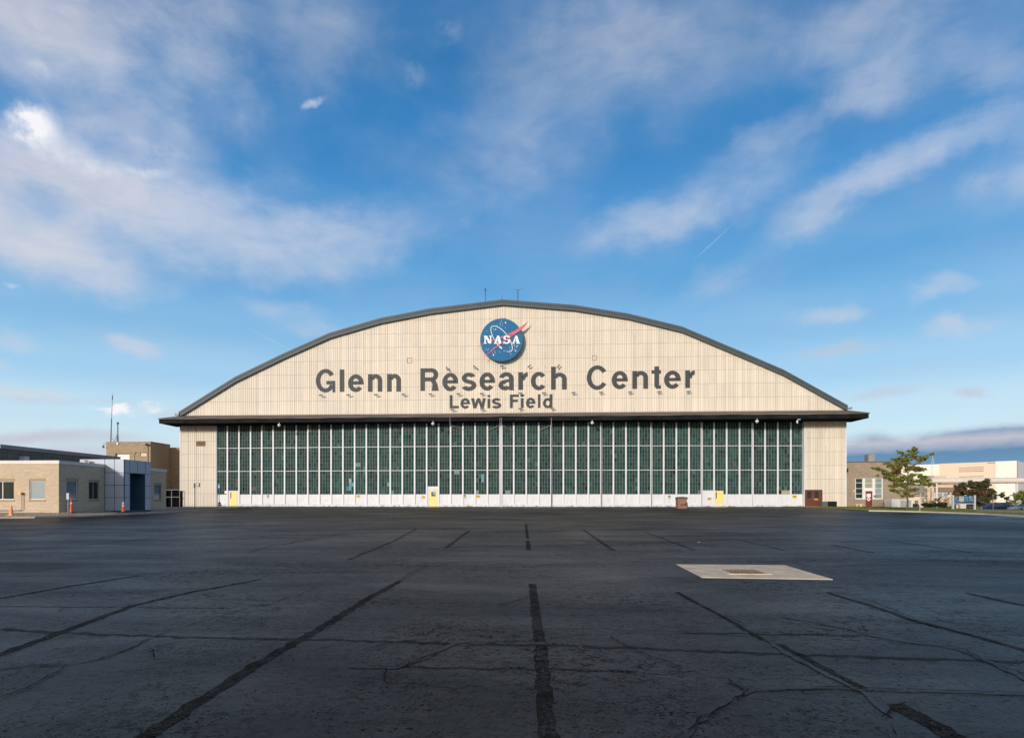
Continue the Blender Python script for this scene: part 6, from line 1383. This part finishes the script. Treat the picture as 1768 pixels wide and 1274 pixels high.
# ================================================================== vegetation
def tree(name, label, cat, group, base, clumps, n, leaf, mats, weights, trunk_h, tr, limb_r=.03, stems=1, flat=.5):
    e = empty(name, base, label, cat, group); base = Vector(base)
    b = MB(); top = max(c[2] for c in clumps)
    for k in range(stems):
        off = Vector((U(-.15, .15), U(-.15, .15), 0)) * (stems > 1)
        pts = [base + off * .3 - Vector((0, 0, .1))]
        for i in range(1, 7): f = i / 6; pts.append(base + off * (1 + 3 * f) + Vector((U(-.05, .05), U(-.05, .05), f * top * .93)))
        b.tube(pts, [tr * (1 - .86 * i / 6) for i in range(7)], 8)
    for cx_, cy_, cz_, r_ in clumps:
        h = max(trunk_h, cz_ - abs(cx_) * .45 - .3); h = min(h, top * .9); s_ = base + Vector((0, 0, h)); t_ = base + Vector((cx_, cy_, cz_)); m_ = s_.lerp(t_, .5) + Vector((0, 0, -.08 * abs(cx_)))
        b.tube([s_, m_, t_], [limb_r, limb_r * .6, limb_r * .25], 5, cap=False)
    b.build('trunk', MT['bark'], e)
    c = MB(); tot = sum(q[3] ** 2 for q in clumps)
    for cx_, cy_, cz_, r_ in clumps:
        k = int(n * r_ ** 2 / tot); mi = random.choices(range(len(mats)), weights)[0]; o_ = base + Vector((cx_, cy_, cz_))
        subs = [(Vector((random.gauss(0, .5), random.gauss(0, .5), random.gauss(0, .5 * flat))) * r_, U(.16, .36) * r_) for _ in range(14)]
        for _ in range(k):
            sc_, sr = random.choice(subs); d_ = Vector((random.gauss(0, 1), random.gauss(0, 1), random.gauss(0, 1) * .7)); p = o_ + sc_ + d_ * sr * .6
            if p.z < base.z + .05: p.z = base.z + .05 + .1 * R()
            c.mi = mi if R() < .75 else random.choices(range(len(mats)), weights)[0]
            a = Vector((random.gauss(0, 1), random.gauss(0, 1), random.gauss(0, .6))).normalized() * leaf * U(.6, 1.25); q = a.cross(Vector((random.gauss(0, 1), random.gauss(0, 1), random.gauss(0, 1)))).normalized() * a.length * .5
            c.quad(p - a, p - q, p + a, p + q)
    c.build('crown', [MT[m] for m in mats], e)
    return e
# main young tree: clumps read from the photo (px, py, radius px)
tp = gp(1566.5, 882); tp.z += .05; dt = depth(tp.x, tp.y); K = dt / F
def cl(lst, base, dep, baseY, grow=1.1):
    out = []
    for px, py, r_ in lst: out.append(((px - baseY[0]) * dep / F, U(-.9, .9) * min(1.2, r_ * dep / F * 1.2), (baseY[1] - py) * dep / F, r_ * dep / F * grow))
    return out
main_c = [(1577, 776, 5), (1568, 780, 4), (1555, 781, 4), (1562, 786, 5), (1581, 781, 5), (1573, 785, 5), (1550, 793, 6), (1560, 794, 6), (1569, 793, 6), (1578, 790, 5), (1590, 791, 6), (1598, 790, 5), (1606, 785, 2), (1610, 784.5, 2.5),
    (1547, 801, 6), (1556, 803, 7), (1567, 801, 7), (1583, 796, 6), (1530, 801, 4), (1537, 806, 6), (1546, 811, 7), (1524, 811, 5), (1515, 809.5, 4), (1509, 808.5, 2.5), (1531, 817, 6), (1541, 820, 8), (1554, 816, 8), (1565, 812, 7), (1575, 808, 6), (1584, 812, 6), (1592, 811, 4),
    (1533, 826, 6), (1545, 829, 8), (1557, 828, 8), (1567, 824, 6), (1577, 821, 5), (1588, 823, 6), (1598, 824, 4), (1550, 838, 6), (1541, 840, 5), (1560, 838, 6), (1572, 834, 6), (1583, 832, 7), (1594, 830, 5), (1602, 830, 4), (1592, 838, 6), (1603, 838, 5), (1612, 837, 3.5), (1619, 836, 2), (1545, 848, 4), (1556, 848, 5), (1567, 850, 6), (1577, 846, 5), (1572, 857, 5), (1563, 857, 4), (1538, 846, 3)]
tree('young_tree', 'young spreading tree with green and yellowing leaves at the lawn edge', 'tree', None, tp, cl(main_c, tp, dt, (1566.5, 882), .97), 24000, .10, ['leaf_a', 'leaf_b'], [.84, .16], 1.4, .10, .028, flat=.6)
bx_ = Vector((at(1686, 93), 93, g(at(1686, 93), 93))); db = depth(bx_.x, 93)
crab = [(x, y, r_) for x, y, r_ in [(1652, 846, 8), (1662, 838, 8), (1672, 834, 7), (1682, 836, 9), (1694, 834, 7), (1700, 830, 5), (1706, 836, 7), (1668, 848, 9), (1680, 850, 10), (1694, 848, 10), (1708, 846, 8), (1716, 852, 7), (1725, 851, 4), (1731, 854, 3), (1738, 857, 3), (1656, 856, 7), (1668, 860, 8), (1684, 862, 9), (1698, 858, 7), (1710, 856, 5), (1648, 852, 4), (1676, 866, 6), (1690, 868, 5)]]
tree('crab_apple_tree', 'broad low dark olive and russet tree behind the display board', 'tree', None, bx_, cl(crab, bx_, db, (1686, 878)), 30000, .12, ['leaf_dark', 'leaf_rust'], [.72, .28], .8, .22, .05, stems=3, flat=.8)
rb = Vector((at(1775, 98), 98, -.6)); dr_ = depth(rb.x, 98)
tree('small_tree', 'bright green tree partly cut off by the right edge', 'tree', None, rb, cl([(1762, 850, 9), (1772, 848, 10), (1752, 856, 7), (1765, 860, 8), (1780, 856, 10), (1745, 862, 5), (1790, 850, 10), (1756, 866, 4)], rb, dr_, (1775, 877)), 8000, .12, ['leaf_lime', 'leaf_a'], [.7, .3], .5, .12, .04, stems=2, flat=.8)
sb_ = Vector((at(1595.5, 88), 88, g(at(1595.5, 88), 88))); d_ = depth(sb_.x, 88)
tree('sapling', 'thin sapling with sparse russet leaves behind the grey sign', 'tree', None, sb_, cl([(1597, 846, 4), (1592, 852, 4), (1598, 858, 3), (1594, 866, 4), (1597, 871, 4), (1591, 861, 3)], sb_, d_, (1595.5, 878)), 500, .07, ['leaf_rust', 'leaf_a'], [.6, .4], .8, .05, .015, flat=.9)
def bush(label, px, py, w, h, Y, n, mats, wts, group=None, leaf=.05):
    x = at(px, Y); base = Vector((x, Y, g(x, Y))); d = depth(x, Y); cls = []
    for _ in range(12): a = U(-1, 1); cls.append((a * w / 2 * .75 * d / F, U(-.4, .4), U(.35, .85) * h * d / F * math.sqrt(max(.1, 1 - a * a * .6)), h * .34 * d / F))
    return tree('bush', label, 'bush', group, base, cls, n, leaf, mats, wts, .1, .05, .015, flat=.9)
GBU = 'clipped round bushes on the lawn'
bush('dark clipped round bush, left of the three on the lawn', 1599, 878, 13, 10, 86, 3200, ['leaf_hedge'], [1], GBU)
bush('dark clipped round bush in the middle of the three', 1612, 878, 15, 10.5, 86.5, 3600, ['leaf_hedge'], [1], GBU)
bush('dark clipped round bush, right of the three on the lawn', 1627, 878, 19, 11, 86, 4200, ['leaf_hedge'], [1], GBU)
sh = Vector((at(1622, 89), 89, g(at(1622, 89), 89))); d_ = depth(sh.x, 89)
tree('shrub', 'loose reddish shrub rising behind the clipped bushes', 'shrub', None, sh, cl([(1610, 866, 4), (1618, 862, 5), (1625, 860, 4), (1631, 863, 4), (1637, 860, 2.5), (1642, 862, 2.5), (1615, 869, 5), (1627, 868, 5), (1606, 870, 3)], sh, d_, (1622, 878)), 2200, .055, ['leaf_rust', 'leaf_dark'], [.45, .55], .3, .05, .02, stems=2, flat=.8)
# far wooded skyline low behind the car park
def belt(name, label, x0, x1, Y, h, n):
    b = MB()
    for _ in range(n):
        x = U(x0, x1); z = g(x, Y) + (R() ** .8) * h * (.7 + .3 * math.sin(x * .21) * math.cos(x * .07)); y = Y + U(-4, 4); a = Vector((random.gauss(0, 1), random.gauss(0, 1), random.gauss(0, 1))).normalized() * .5; q = a.cross(Vector((random.gauss(0, 1), random.gauss(0, 1), random.gauss(0, 1)))).normalized() * .4
        p = Vector((x, y, z)); b.quad(p - a, p - q, p + a, p + q)
    tag(b.build(name, MT['leaf_dark']), label, 'trees', kind='stuff')
belt('far_trees', 'distant dark tree belt seen low between the far buildings', 100, 330, 262, 5, 6000)
# tiny litter on the tarmac
for px, py, lb in ((1207, 936.5, 'tiny white scrap of litter on the open tarmac, right one'), (664, 896.3, 'tiny white scrap of litter on the tarmac, left one')):
    p = gp(px, py); b = MB(); b.poly([p + Vector((-.07, -.03, .01)), p + Vector((.02, -.06, .02)), p + Vector((.08, 0, .012)), p + Vector((.01, .06, .03)), p + Vector((-.06, .03, .012))]); tag(b.build('litter', MT['frame']), lb, 'litter')
